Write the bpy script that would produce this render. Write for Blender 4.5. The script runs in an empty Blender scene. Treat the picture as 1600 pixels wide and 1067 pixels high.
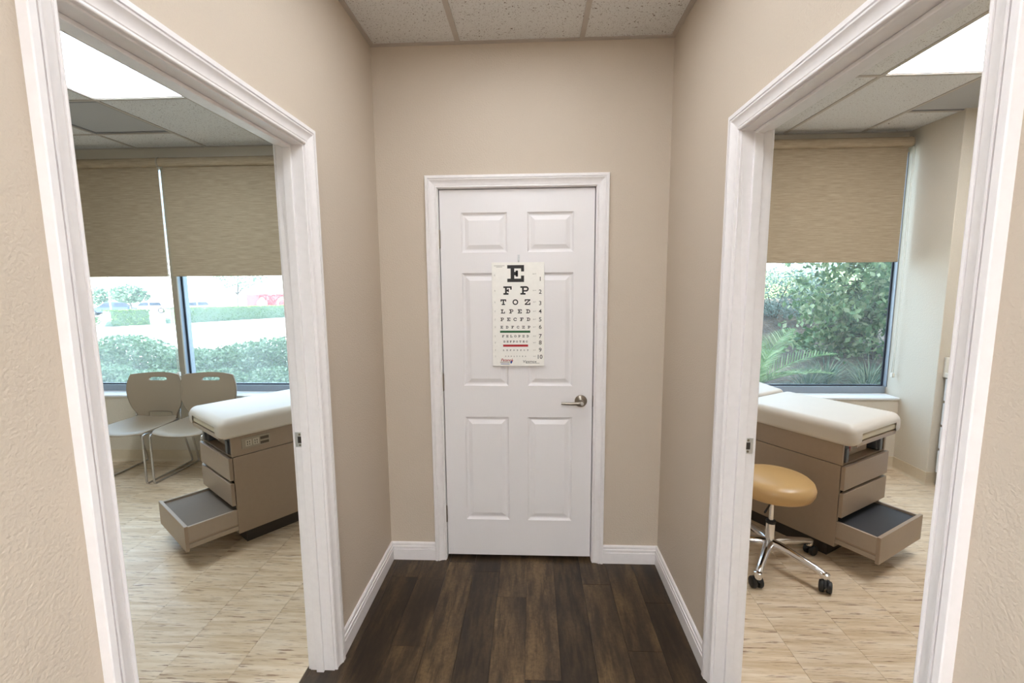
import bpy, bmesh, math, random
import numpy as np
from mathutils import Matrix, Vector

random.seed(7)
rng = np.random.default_rng(11)
SC = bpy.context.scene
COL = SC.collection
PI = math.pi

# ------------------------------------------------------------------ camera
FPX, YAW, PITCH, ROLL, CAMH = 715.68, 0.04502, 0.12502, -0.007425, 1.5598
fw = Vector((-math.sin(YAW) * math.cos(PITCH), math.cos(YAW) * math.cos(PITCH), -math.sin(PITCH)))
r0 = Vector((math.cos(YAW), math.sin(YAW), 0))
u0 = r0.cross(fw)
r1 = r0 * math.cos(ROLL) + u0 * math.sin(ROLL)
u1 = -r0 * math.sin(ROLL) + u0 * math.cos(ROLL)
cam = bpy.data.cameras.new('camera')
cam.sensor_fit = 'HORIZONTAL'
cam.sensor_width = 36.0
cam.lens = FPX * 36.0 / 1600.0
cam.clip_start = 0.02
cam.clip_end = 500
camo = bpy.data.objects.new('camera', cam)
COL.objects.link(camo)
m = Matrix.Identity(4)
for i in range(3):
    m[i][0], m[i][1], m[i][2] = r1[i], u1[i], -fw[i]
m[2][3] = CAMH
camo.matrix_world = m
SC.camera = camo

# ------------------------------------------------------------------ sky, sun, exposure
world = bpy.data.worlds.new('sky')
SC.world = world
world.use_nodes = True
wb = world.node_tree.nodes['Background']
wb.inputs['Color'].default_value = (0.60, 0.78, 1.0, 1)
wb.inputs['Strength'].default_value = 3.4
sun = bpy.data.lights.new('sun', 'SUN')
sun.energy = 18.0
sun.angle = 0.02
sun.color = (1.0, 0.95, 0.86)
suno = bpy.data.objects.new('sun', sun)
COL.objects.link(suno)
suno.rotation_euler = (math.radians(60), 0, math.radians(-14))     # high, from behind the building
SC.view_settings.view_transform = 'Standard'
SC.view_settings.look = 'None'
SC.view_settings.gamma = 1
SC.view_settings.use_curve_mapping = False
SC.view_settings.exposure = 0.58
ROOM_LIGHT = 13.5
ROOM_LIGHT_RIGHT = 14.5
HALL_LIGHT = 4.9
CORRIDOR_LIGHT = 27.0

# ------------------------------------------------------------------ material helpers
def srgb(r, g, b):
    f = lambda c: c / 12.92 if c <= .04045 else ((c + .055) / 1.055) ** 2.4
    return (f(r / 255), f(g / 255), f(b / 255), 1)

class NT:
    def __init__(s, name):
        s.m = bpy.data.materials.new(name)
        s.m.use_nodes = True
        s.t = s.m.node_tree
        s.b = s.t.nodes['Principled BSDF']
        s.out = s.t.nodes['Material Output']
    def n(s, typ, **kw):
        nd = s.t.nodes.new(typ)
        for k, v in kw.items():
            if k in nd.inputs.keys() if isinstance(k, str) else False:
                nd.inputs[k].default_value = v
            else:
                setattr(nd, k, v)
        return nd
    def l(s, a, b):
        s.t.links.new(a, b)
    def coords(s, scale=(1, 1, 1), rand=0.0, kind='Object'):
        tc = s.n('ShaderNodeTexCoord')
        mp = s.n('ShaderNodeMapping')
        mp.inputs['Scale'].default_value = scale
        src = tc.outputs[kind]
        if rand:
            oi = s.n('ShaderNodeObjectInfo')
            mu = s.n('ShaderNodeVectorMath', operation='SCALE')
            mu.inputs[0].default_value = (rand, rand * .73, rand * .41)
            s.l(oi.outputs['Random'], mu.inputs['Scale'])
            ad = s.n('ShaderNodeVectorMath', operation='ADD')
            s.l(src, ad.inputs[0]); s.l(mu.outputs[0], ad.inputs[1])
            src = ad.outputs[0]
        s.l(src, mp.inputs['Vector'])
        return mp.outputs['Vector']
    def noise(s, vec, scale, detail=3, rough=.55):
        nd = s.n('ShaderNodeTexNoise')
        nd.inputs['Scale'].default_value = scale
        nd.inputs['Detail'].default_value = detail
        nd.inputs['Roughness'].default_value = rough
        if vec is not None:
            s.l(vec, nd.inputs['Vector'])
        return nd.outputs['Fac']
    def ramp(s, fac, stops):
        nd = s.n('ShaderNodeValToRGB')
        el = nd.color_ramp.elements
        while len(el) < len(stops):
            el.new(0.5)
        for e, (p, c) in zip(el, stops):
            e.position = p
            e.color = c if len(c) == 4 else (*c, 1)
        s.l(fac, nd.inputs['Fac'])
        return nd.outputs['Color']
    def mix(s, fac, a, b, blend='MIX'):
        nd = s.n('ShaderNodeMix', data_type='RGBA', blend_type=blend)
        for v, i in ((fac, 0), (a, 6), (b, 7)):
            if hasattr(v, 'links'):
                s.l(v, nd.inputs[i])
            else:
                nd.inputs[i].default_value = v
        return nd.outputs[2]
    def bump(s, h, strength=.2, dist=.002):
        nd = s.n('ShaderNodeBump')
        nd.inputs['Strength'].default_value = strength
        nd.inputs['Distance'].default_value = dist
        s.l(h, nd.inputs['Height'])
        s.l(nd.outputs['Normal'], s.b.inputs['Normal'])
    def set(s, color=None, rough=None, metal=None, spec=None):
        if color is not None:
            if hasattr(color, 'links'):
                s.l(color, s.b.inputs['Base Color'])
            else:
                s.b.inputs['Base Color'].default_value = color
        if rough is not None: s.b.inputs['Roughness'].default_value = rough
        if metal is not None: s.b.inputs['Metallic'].default_value = metal
        if spec is not None: s.b.inputs['Specular IOR Level'].default_value = spec
        return s.m

M = {}
def plain(name, col, rough=.5, metal=0, spec=.5):
    # a plain coating with a faint mottling, so that it is never perfectly even
    t = NT(name)
    nz = t.noise(t.coords(), 40, 2)
    c = t.mix(nz, tuple(x * .95 for x in col[:3]) + (1,), tuple(min(1, x * 1.04) for x in col[:3]) + (1,))
    M[name] = t.set(c, rough, metal, spec)
    return M[name]

def wall_paint(name, col):
    t = NT(name)
    v = t.coords()
    n1 = t.noise(v, 150, 2, .5)
    n2 = t.noise(v, 1.3, 2)
    c = t.mix(n2, tuple(x * .97 for x in col[:3]) + (1,), tuple(x * 1.03 for x in col[:3]) + (1,))
    t.bump(n1, .55, .003)
    M[name] = t.set(c, .6, 0, .3)
wall_paint('paint', srgb(206, 192, 175))
wall_paint('room_paint', srgb(210, 200, 184))
plain('trim_white', srgb(241, 236, 235), .35)
plain('cove_base', srgb(206, 190, 164), .5)
plain('sill_white', srgb(226, 226, 226), .4)
plain('dark_plenum', srgb(60, 58, 55), .9)
plain('roofing', srgb(150, 145, 140), .9)

t = NT('door_white')
v = t.coords((18, 18, 1.6))
t.bump(t.noise(v, 14, 3), .25, .001)
M['door_white'] = t.set(srgb(238, 234, 234), .38)

t = NT('ceiling_tile')
v = t.coords((1, 1, 1), 9.0)
n1 = t.noise(v, 210, 2, .5)
n2 = t.noise(v, 75, 3, .6)
c = t.mix(t.ramp(n1, [(0.31, (1, 1, 1)), (0.38, (0, 0, 0))]), srgb(227, 225, 222), srgb(150, 138, 126))
c = t.mix(t.ramp(n2, [(0.31, (1, 1, 1)), (0.36, (0, 0, 0))]), c, srgb(128, 112, 98))
t.bump(n1, .4, .003)
M['ceiling_tile'] = t.set(c, .9, 0, .1)
plain('grid_metal', srgb(192, 182, 172), .5)
plain('vent_grey', srgb(140, 138, 138), .6)

t = NT('vent_face')
v = t.coords()
vo = t.n('ShaderNodeTexVoronoi'); vo.inputs['Scale'].default_value = 160; vo.inputs['Randomness'].default_value = 0
t.l(v, vo.inputs['Vector'])
c = t.mix(t.ramp(vo.outputs['Distance'], [(0.25, (0, 0, 0)), (0.33, (1, 1, 1))]), srgb(110, 108, 108), srgb(184, 182, 180))
M['vent_face'] = t.set(c, .6)

# dark rustic planks
t = NT('dark_plank')
v = t.coords((1, 1, 1), 23.0)
vs = t.n('ShaderNodeMapping'); vs.inputs['Scale'].default_value = (9, 1.2, 1); t.l(v, vs.inputs['Vector'])
grain = t.noise(vs.outputs[0], 4.0, 6, .66)
vb = t.n('ShaderNodeMapping'); vb.inputs['Scale'].default_value = (3.4, .8, 1); t.l(v, vb.inputs['Vector'])
blot = t.noise(vb.outputs[0], 2.6, 5, .6)
fine = t.noise(v, 60, 4, .7)
c = t.ramp(blot, [(0.30, srgb(58, 48, 39)), (0.45, srgb(84, 69, 53)), (0.58, srgb(116, 95, 69)), (0.72, srgb(142, 118, 86))])
c = t.mix(t.ramp(grain, [(0.38, (.8, .8, .8)), (0.55, (0, 0, 0))]), c, srgb(58, 47, 38))
oi = t.n('ShaderNodeObjectInfo')
tint = t.ramp(oi.outputs['Random'], [(0.0, srgb(170, 167, 164)), (0.5, srgb(215, 210, 204)), (1.0, srgb(255, 250, 240))])
c = t.mix(1.0, c, tint, 'MULTIPLY')
c = t.mix(t.ramp(fine, [(0.35, (.35, .35, .35)), (0.6, (0, 0, 0))]), c, srgb(40, 29, 22))
t.bump(grain, .15, .001)
M['dark_plank'] = t.set(c, .42, 0, .4)

# pale vinyl tile with brown streaks running left to right
t = NT('vinyl_tile')
v = t.coords((1, 1, 1), 31.0)
vs = t.n('ShaderNodeMapping'); vs.inputs['Scale'].default_value = (8, 140, 1); t.l(v, vs.inputs['Vector'])
st = t.noise(vs.outputs[0], 1.0, 4, .62)
vl = t.n('ShaderNodeMapping'); vl.inputs['Scale'].default_value = (3, 34, 1); t.l(v, vl.inputs['Vector'])
st2 = t.noise(vl.outputs[0], 1.0, 3, .6)
c = t.ramp(st2, [(0.35, srgb(204, 178, 144)), (0.5, srgb(218, 196, 166)), (0.65, srgb(228, 210, 186))])
c = t.mix(t.ramp(st, [(0.575, (0, 0, 0)), (0.655, (.9, .9, .9))]), c, srgb(124, 86, 60))
c = t.mix(t.ramp(st, [(0.32, (.6, .6, .6)), (0.42, (0, 0, 0))]), c, srgb(192, 160, 126))
oi = t.n('ShaderNodeObjectInfo')
c = t.mix(1.0, c, t.ramp(oi.outputs['Random'], [(0, (.93, .93, .93)), (1, (1, 1, 1))]), 'MULTIPLY')
M['vinyl_tile'] = t.set(c, .33, 0, .5)
plain('floor_joint', srgb(96, 80, 62), .8)
plain('dark_joint', srgb(30, 22, 17), .8)

plain('laminate', srgb(158, 139, 120), .38)
plain('laminate_edge', srgb(170, 154, 137), .4)
plain('toe_black', srgb(58, 50, 44), .6)
plain('step_mat_dark', srgb(54, 54, 58), .55)
plain('step_mat_sheen', srgb(112, 100, 88), .7)  # same dark mat, its glancing reflection mixed into the colour
plain('recess_shade', srgb(70, 60, 52), .7)  # shade of the drawer gaps put into the colour
plain('stirrup_grey', srgb(74, 76, 80), .45)
plain('stirrup_face', srgb(98, 101, 106), .45)
plain('red_switch', srgb(150, 30, 34), .4)
plain('outlet_beige', srgb(196, 186, 168), .45)
plain('label_dark', srgb(84, 72, 58), .6)

def leather(name, col, rough):
    t = NT(name)
    v = t.coords()
    n = t.noise(v, 260, 3)
    n2 = t.noise(v, 9, 2)
    t.bump(n, .12, .001)
    M[name] = t.set(t.mix(n2, tuple(x * .96 for x in col[:3]) + (1,), col), rough)
leather('cream_vinyl', srgb(210, 201, 189), .42)
leather('tan_vinyl', srgb(196, 158, 104), .34)
leather('pad_vinyl', srgb(218, 208, 186), .42)

t = NT('chair_plastic')
v = t.coords()
t.bump(t.noise(v, 420, 2), .15, .001)
M['chair_plastic'] = t.set(srgb(154, 138, 118), .42)
plain('chrome', (.82, .82, .84, 1), .12, 1)
plain('tube_steel', (.62, .62, .64, 1), .25, 1)
plain('nickel', (.33, .285, .235, 1), .36, 1)
plain('steel_plate', (.7, .7, .7, 1), .35, 1)
plain('rubber', srgb(28, 27, 27), .5)
plain('aluminium', srgb(150, 158, 168), .4, .3)
plain('gasket', srgb(28, 32, 44), .5)
plain('beige_metal', srgb(160, 148, 130), .5)
plain('chain_white', srgb(224, 218, 206), .4)
plain('cabinet_white', srgb(226, 228, 232), .4)
plain('cabinet_carcass', srgb(140, 132, 122), .6)
plain('counter_top', srgb(222, 218, 208), .4)

def blind_fabric(name, ca, cb):
    t = NT(name)
    v = t.coords((1, 1, 1))
    mp = t.n('ShaderNodeMapping'); mp.inputs['Scale'].default_value = (7, 1, 170); t.l(v, mp.inputs['Vector'])
    w = t.noise(mp.outputs[0], 1.0, 3, .7)
    w2 = t.noise(v, 300, 2)
    c = t.mix(t.ramp(w, [(0.3, (0, 0, 0)), (0.7, (1, 1, 1))]), ca, cb)
    c = t.mix(.25, c, t.mix(w2, ca, cb))
    t.bump(w, .3, .001)
    t.set(c, .85, 0, .15)
    tr = t.n('ShaderNodeBsdfTranslucent')
    t.l(c, tr.inputs['Color'])
    ms = t.n('ShaderNodeMixShader'); ms.inputs[0].default_value = .035
    t.l(t.b.outputs[0], ms.inputs[1]); t.l(tr.outputs[0], ms.inputs[2])
    t.l(ms.outputs[0], t.out.inputs['Surface'])
    M[name] = t.m
blind_fabric('blind_fabric', srgb(146, 129, 106), srgb(190, 172, 146))

# window glass: clear, a soft reflection, a translucent veil imitating washed-out daylight glare
def glass(name, d0, d1):
    t = NT(name)
    tr = t.n('ShaderNodeBsdfTransparent'); tr.inputs['Color'].default_value = (.93, .97, .97, 1)
    gl = t.n('ShaderNodeBsdfGlossy'); gl.inputs['Roughness'].default_value = .0
    haze = t.n('ShaderNodeBsdfTranslucent'); haze.inputs['Color'].default_value = (.96, .98, .95, 1)
    nz = t.noise(t.coords(), 2.2, 3)
    fac = t.ramp(nz, [(0.3, (d0, d0, d0)), (0.7, (d1, d1, d1))])
    m1 = t.n('ShaderNodeMixShader'); t.l(fac, m1.inputs[0]); t.l(tr.outputs[0], m1.inputs[1]); t.l(haze.outputs[0], m1.inputs[2])
    m2 = t.n('ShaderNodeMixShader'); m2.inputs[0].default_value = .04
    t.l(m1.outputs[0], m2.inputs[1]); t.l(gl.outputs[0], m2.inputs[2])
    t.l(m2.outputs[0], t.out.inputs['Surface'])
    M[name] = t.m
glass('window_glass', .015, .035)
glass('hazy_glass', .05, .11)

def emitter(name, col, s):
    t = NT(name)
    t.b.inputs['Base Color'].default_value = (.9, .9, .9, 1)
    t.b.inputs['Emission Color'].default_value = col
    t.b.inputs['Emission Strength'].default_value = s
    M[name] = t.m
emitter('room_diffuser', (.78, .90, 1.0, 1), ROOM_LIGHT)
emitter('right_room_diffuser', (.91, .95, 1.0, 1), ROOM_LIGHT_RIGHT)
emitter('hall_diffuser', (.89, .94, 1.0, 1), HALL_LIGHT)
emitter('corridor_diffuser', (.89, .94, 1.0, 1), CORRIDOR_LIGHT)

plain('chart_white', srgb(248, 245, 238), .35)
plain('ink_black', srgb(30, 25, 26), .5)
plain('ink_grey', srgb(120, 114, 108), .5)
plain('ink_green', srgb(40, 100, 56), .5)
plain('ink_red', srgb(178, 14, 30), .5)
plain('ink_brand_red', srgb(176, 24, 40), .5)
plain('ink_blue', srgb(60, 84, 150), .5)
t = NT('clear_plastic')
t.set((.86, .86, .86, 1), .2)
t.b.inputs['Transmission Weight'].default_value = .15
M['clear_plastic'] = t.m

def foliage(name, cols, rough=.5, trans=.25):
    t = NT(name)
    g = t.n('ShaderNodeNewGeometry')
    k = len(cols) - 1
    c = t.ramp(g.outputs['Random Per Island'], [(i / k, srgb(*cc)) for i, cc in enumerate(cols)])
    t.set(c, rough, 0, .4)
    tr = t.n('ShaderNodeBsdfTranslucent'); t.l(c, tr.inputs['Color'])
    ms = t.n('ShaderNodeMixShader'); ms.inputs[0].default_value = trans
    t.l(t.b.outputs[0], ms.inputs[1]); t.l(tr.outputs[0], ms.inputs[2])
    t.l(ms.outputs[0], t.out.inputs['Surface'])
    M[name] = t.m
foliage('leaf_shrub', [(84, 116, 78), (118, 150, 102), (152, 178, 134), (190, 206, 172)])
foliage('leaf_silver', [(82, 106, 96), (112, 136, 124), (146, 166, 156), (176, 192, 184)])
foliage('leaf_tree', [(60, 94, 58), (92, 126, 80), (124, 154, 106), (162, 178, 128), (196, 202, 164)])
foliage('leaf_hedge', [(84, 116, 66), (104, 138, 80), (124, 154, 98)])
foliage('leaf_far', [(88, 120, 96), (112, 140, 116), (132, 156, 134)])
foliage('leaf_palm', [(84, 120, 64), (124, 158, 90), (182, 202, 142)])
foliage('leaf_strap', [(60, 88, 66), (88, 116, 92), (128, 148, 120), (182, 178, 144)])
plain('bark', srgb(96, 92, 88), .85)
plain('stem_brown', srgb(92, 76, 62), .85)
t = NT('mulch')
v = t.coords()
nn = t.noise(v, 26, 5, .75)
n2 = t.noise(v, 1.5, 4, .6)
c = t.ramp(nn, [(0.30, srgb(62, 50, 44)), (0.5, srgb(132, 110, 92)), (0.70, srgb(206, 188, 164))])
c = t.mix(t.ramp(n2, [(0.42, (.75, .75, .75)), (0.58, (0, 0, 0))]), c, srgb(72, 58, 54))
t.bump(nn, .8, .03)
M['mulch'] = t.set(c, .9)
t = NT('lawn')
v = t.coords()
M['lawn'] = t.set(t.ramp(t.noise(v, 12, 5, .7), [(0.3, srgb(110, 138, 66)), (0.7, srgb(176, 190, 104))]), .9)
t = NT('concrete')
v = t.coords()
M['concrete'] = t.set(t.ramp(t.noise(v, 1.6, 6, .65), [(0.3, srgb(196, 194, 188)), (0.7, srgb(216, 213, 206))]), .85)
plain('stucco', srgb(236, 232, 226), .85)
plain('store_red', srgb(206, 52, 60), .6)
plain('car_blue', srgb(70, 88, 128), .25)
plain('car_white', srgb(232, 232, 234), .25)
plain('car_silver', srgb(176, 180, 188), .25)
plain('car_glass', srgb(52, 60, 74), .1)
plain('tyre', srgb(36, 36, 38), .8)

# ------------------------------------------------------------------ geometry helpers
class MB:
    def __init__(s):
        s.v, s.f = [], []
    def add(s, vs, fs):
        o = len(s.v)
        s.v += [tuple(p) for p in vs]
        s.f += [tuple(o + i for i in f) for f in fs]
        return s
    def box(s, x0, x1, y0, y1, z0, z1):
        if x0 > x1: x0, x1 = x1, x0
        if y0 > y1: y0, y1 = y1, y0
        if z0 > z1: z0, z1 = z1, z0
        return s.add([(x0, y0, z0), (x1, y0, z0), (x1, y1, z0), (x0, y1, z0), (x0, y0, z1), (x1, y0, z1), (x1, y1, z1), (x0, y1, z1)],
                     [(0, 3, 2, 1), (4, 5, 6, 7), (0, 1, 5, 4), (1, 2, 6, 5), (2, 3, 7, 6), (3, 0, 4, 7)])
    def tube(s, pts, r, n=10, caps=True):
        pts = [Vector(p) for p in pts]
        rr = r if isinstance(r, (list, tuple)) else [r] * len(pts)
        rings = []
        ref = None
        for i, p in enumerate(pts):
            d = (pts[min(i + 1, len(pts) - 1)] - pts[max(i - 1, 0)]).normalized()
            if ref is None:
                ref = Vector((0, 0, 1)) if abs(d.z) < .9 else Vector((1, 0, 0))
            a = d.cross(ref).normalized()
            b = a.cross(d).normalized()
            ref = b
            rings.append([p + (a * math.cos(2 * PI * k / n) + b * math.sin(2 * PI * k / n)) * rr[i] for k in range(n)])
        vs = [q for rg in rings for q in rg]
        fs = []
        for i in range(len(pts) - 1):
            for k in range(n):
                k2 = (k + 1) % n
                fs.append((i * n + k, i * n + k2, (i + 1) * n + k2, (i + 1) * n + k))
        if caps:
            fs.append(tuple(range(n - 1, -1, -1)))
            fs.append(tuple((len(pts) - 1) * n + k for k in range(n)))
        return s.add(vs, fs)
    def lathe(s, prof, n=32, c=(0, 0, 0), axis='z'):
        vs, fs = [], []
        for (r, h) in prof:
            for k in range(n):
                a = 2 * PI * k / n
                x, y = r * math.cos(a), r * math.sin(a)
                p = {'z': (x, y, h), 'y': (x, h, y), 'x': (h, x, y)}[axis]
                vs.append((p[0] + c[0], p[1] + c[1], p[2] + c[2]))
        for i in range(len(prof) - 1):
            for k in range(n):
                k2 = (k + 1) % n
                fs.append((i * n + k, i * n + k2, (i + 1) * n + k2, (i + 1) * n + k))
        if prof[0][0] > 1e-6: fs.append(tuple(range(n - 1, -1, -1)))
        if prof[-1][0] > 1e-6: fs.append(tuple((len(prof) - 1) * n + k for k in range(n)))
        return s.add(vs, fs)
    def prism(s, poly, fn0, fn1):
        n = len(poly)
        vs = [fn0(*p) for p in poly] + [fn1(*p) for p in poly]
        fs = [tuple(range(n - 1, -1, -1)), tuple(range(n, 2 * n))]
        fs += [(k, (k + 1) % n, n + (k + 1) % n, n + k) for k in range(n)]
        return s.add(vs, fs)
    def mesh(s, name, smooth=False):
        me = bpy.data.meshes.new(name)
        me.from_pydata(s.v, [], s.f)
        bm = bmesh.new(); bm.from_mesh(me)
        bmesh.ops.remove_doubles(bm, verts=bm.verts, dist=1e-6)
        bmesh.ops.recalc_face_normals(bm, faces=bm.faces)
        bm.to_mesh(me); bm.free()
        if smooth:
            me.polygons.foreach_set('use_smooth', [True] * len(me.polygons))
        me.update()
        return me
    def build(s, name, mat, parent=None, loc=None, bevel=0, seg=2, smooth=False, sub=0, auto=None):
        o = obj(name, s.mesh(name, smooth), mat, parent, loc)
        if bevel:
            md = o.modifiers.new('bevel', 'BEVEL'); md.width = bevel; md.segments = seg; md.limit_method = 'ANGLE'; md.angle_limit = math.radians(40)
        if sub:
            md = o.modifiers.new('subdivision', 'SUBSURF'); md.levels = sub; md.render_levels = sub
        if auto:
            bm = bmesh.new(); bm.from_mesh(o.data)
            for e in bm.edges:
                if len(e.link_faces) == 2 and e.calc_face_angle(0) > math.radians(auto):
                    e.smooth = False
            for f in bm.faces: f.smooth = True
            bm.to_mesh(o.data); bm.free()
        return o

def obj(name, me, mat, parent=None, loc=None):
    o = bpy.data.objects.new(name, me)
    COL.objects.link(o)
    if mat is not None:
        mm = M[mat] if isinstance(mat, str) else mat
        if len(me.materials) == 0: me.materials.append(mm)
    if parent is not None: o.parent = parent
    if loc is not None: o.location = loc
    return o
def tag(o, label, cat, group=None, kind=None):
    o['label'] = label; o['category'] = cat
    if group: o['group'] = group
    if kind: o['kind'] = kind
    return o
def struct(o, label=None, cat=None):
    o['kind'] = 'structure'
    if label: o['label'] = label
    if cat: o['category'] = cat
    return o
def thing(name, label, cat, loc=(0, 0, 0), rz=0, group=None):
    o = bpy.data.objects.new(name, None)
    COL.objects.link(o)
    o.empty_display_size = .1
    o.location = loc; o.rotation_euler = (0, 0, rz)
    return tag(o, label, cat, group)
def copy_tree(o, parent=None):
    c = o.copy(); COL.objects.link(c)
    if parent is not None: c.parent = parent
    for ch in list(o.children): copy_tree(ch, c)
    return c

# ------------------------------------------------------------------ dimensions of the place
XL, XR, YB, H = -0.8085, 0.6942, 2.428, 2.743     # hall walls, end wall, ceiling
WT = 0.100                                         # partition thickness
XLI, XRI = XL - WT, XR + WT                        # room side of the partitions
YW = 3.83                                          # knee wall below the windows
YG = 4.02                                          # glass
XE, XPIER, YPIER, XE2 = -4.60, 3.022, 3.505, 3.72  # outer walls of the rooms
YN = 0.42                                         # near walls of the rooms
YR = -2.2                                          # rear end of the hall
LO = (0.808, 1.6525, 2.0515)                         # left opening y0 y1 head
RO = (0.780, 1.6255, 2.0565)                         # right opening
DX0, DX1, DTOP = -0.4890, 0.3275, 2.050            # end door opening (inside of the jamb)
SILL = 0.605

# ------------------------------------------------------------------ shell
def wall_with_opening_x(name, x0, x1, y0, y1, op, mat, label):
    b = MB()
    b.box(x0, x1, y0, op[0] - .02, 0, H + .04).box(x0, x1, op[1] + .02, y1, 0, H + .04).box(x0, x1, op[0] - .02, op[1] + .02, op[2] + .02, H + .04)
    return struct(b.build(name, mat), label, 'wall')
wall_with_opening_x('wall_left', XLI, XL, YN, 4.15, LO, 'paint', 'beige textured wall left of the white panel door with an open doorway')
wall_with_opening_x('wall_right', XR, XRI, YN, 4.15, RO, 'paint', 'beige textured wall right of the white panel door with an open doorway')
b = MB()
b.box(XL, DX0 - .02, YB, YB + WT, 0, H + .04).box(DX1 + .02, XR, YB, YB + WT, 0, H + .04).box(DX0 - .02, DX1 + .02, YB, YB + WT, DTOP + .02, H + .04)
struct(b.build('wall_back', 'paint'), 'beige end wall of the short hall around the panel door', 'wall')
struct(MB().box(XE - .15, XE2 + .15, YR - .1, YR, 0, H + .04).build('wall_rear', 'paint'), 'beige wall on the far side of the cross corridor', 'wall')
struct(MB().box(XL, XR, YB + .95, YB + 1.05, 0, H + .04).build('wall_closet', 'paint'), 'beige wall inside the closet behind the panel door', 'wall')
struct(MB().box(XE - .15, XE, YR, 4.15, 0, H + .04).build('wall_far_left', 'room_paint'), 'beige outer side wall of the room with two chairs', 'wall')
struct(MB().box(XE, XL, YN - .1, YN, 0, H + .04).build('wall_near_left', 'room_paint'), 'beige near wall of the room with two chairs', 'wall')
struct(MB().box(XE2, XE2 + .15, YR, 4.15, 0, H + .04).build('wall_far_right', 'room_paint'), 'beige outer side wall of the room with the stool', 'wall')
struct(MB().box(XR, XE2, YN - .1, YN, 0, H + .04).build('wall_near_right', 'room_paint'), 'beige near wall of the room with the stool', 'wall')
struct(MB().box(XPIER, XE2, YPIER, 4.03, 0, H + .04).build('wall_pier', 'room_paint', bevel=.004), 'pale wall pier beside the window, bluish in the daylight', 'wall')
# window walls: knee wall and header
struct(MB().box(XE, XLI, YW, 4.15, 0, SILL - .02).box(XE, XLI, 3.985, 4.15, 2.655, H + .04).build('wall_window_left', 'room_paint'), 'low beige wall under the window behind two chairs', 'wall')
struct(MB().box(XRI, XPIER, YW, 4.15, 0, SILL - .02).box(XPIER, XE2, 4.032, 4.15, 0, SILL - .02).box(XRI, XPIER, 3.985, 4.15, 2.655, H + .04).build('wall_window_right', 'room_paint'), 'low beige wall under the window beside the pier', 'wall')
struct(MB().box(XE - 7, XE - .15, 4.0, 4.22, -.6, 3.1).box(XE2 + .15, XE2 + 7, 4.0, 4.22, -.6, 3.1).box(XE - .15, XE2 + .15, 4.15, 4.22, -.6, SILL - .03).box(XE - .15, XE2 + .15, 4.15, 4.22, 2.66, 3.1).box(XLI, XRI, 4.15, 4.22, SILL - .03, 2.66)
       .box(XPIER + .26, XE2 + .15, 4.032, 4.22, SILL - .03, 2.66).build('wall_outside', 'stucco'), 'stucco outer face of the building around its windows', 'wall')
struct(MB().box(XE - 7, XE2 + 7, YR - .4, 4.5, 3.1, 3.3).build('roof', 'roofing'), 'flat roof slab above the rooms and hall', 'roof')
for nm, x0, x1 in (('trim_sill_left', XE, XLI), ('trim_sill_right', XRI, XPIER)):
    struct(MB().box(x0, x1, YW - .012, 3.985, SILL - .02, SILL).build(nm, 'sill_white', bevel=.006, seg=3), 'white window sill on the low wall ' + ('behind two chairs' if x0 < 0 else 'beside the pier'), 'window sill')

# ---------------------------------------------------------------- floors
fl = struct(MB().box(XL - .118, XR + .118, YR, YB + 1, -.08, -.006).build('floor', 'dark_joint'), 'dark brown rustic wood plank floor of the hall', 'floor')
PW = .146
ends = {-4: [2.26, 1.02], -3: [1.79, .57], -2: [2.40, 1.2], -1: [2.318, 1.1], 0: [2.12, .9], 1: [1.637, .42], 2: [2.52, 1.3], 3: [2.23, 1.01], 4: [1.797, .58], 5: [2.1, .88]}
k0 = -7
for k in range(-7, 6):
    xa, xb = -.033 + PW * (k - 1), -.033 + PW * k
    xa2, xb2 = max(xa, XL - .116), min(xb, XR + .116)
    if xb2 - xa2 < .01: continue
    js = ends.get(k, [2.0 + .1 * k, .8 + .1 * k])
    cuts = [YB + .9, js[0], js[1], js[1] - 1.2, js[1] - 2.4, YR]
    cuts = sorted({max(YR, min(YB + .9, c)) for c in cuts})
    for a, c_ in zip(cuts[:-1], cuts[1:]):
        if c_ - a < .02: continue
        w, l = (xb2 - xa2) / 2 - .0006, (c_ - a) / 2 - .0006
        MB().box(-w, w, -l, l, -.006, 0).build('plank', 'dark_plank', fl, loc=((xa2 + xb2) / 2, (a + c_) / 2, 0))

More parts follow.
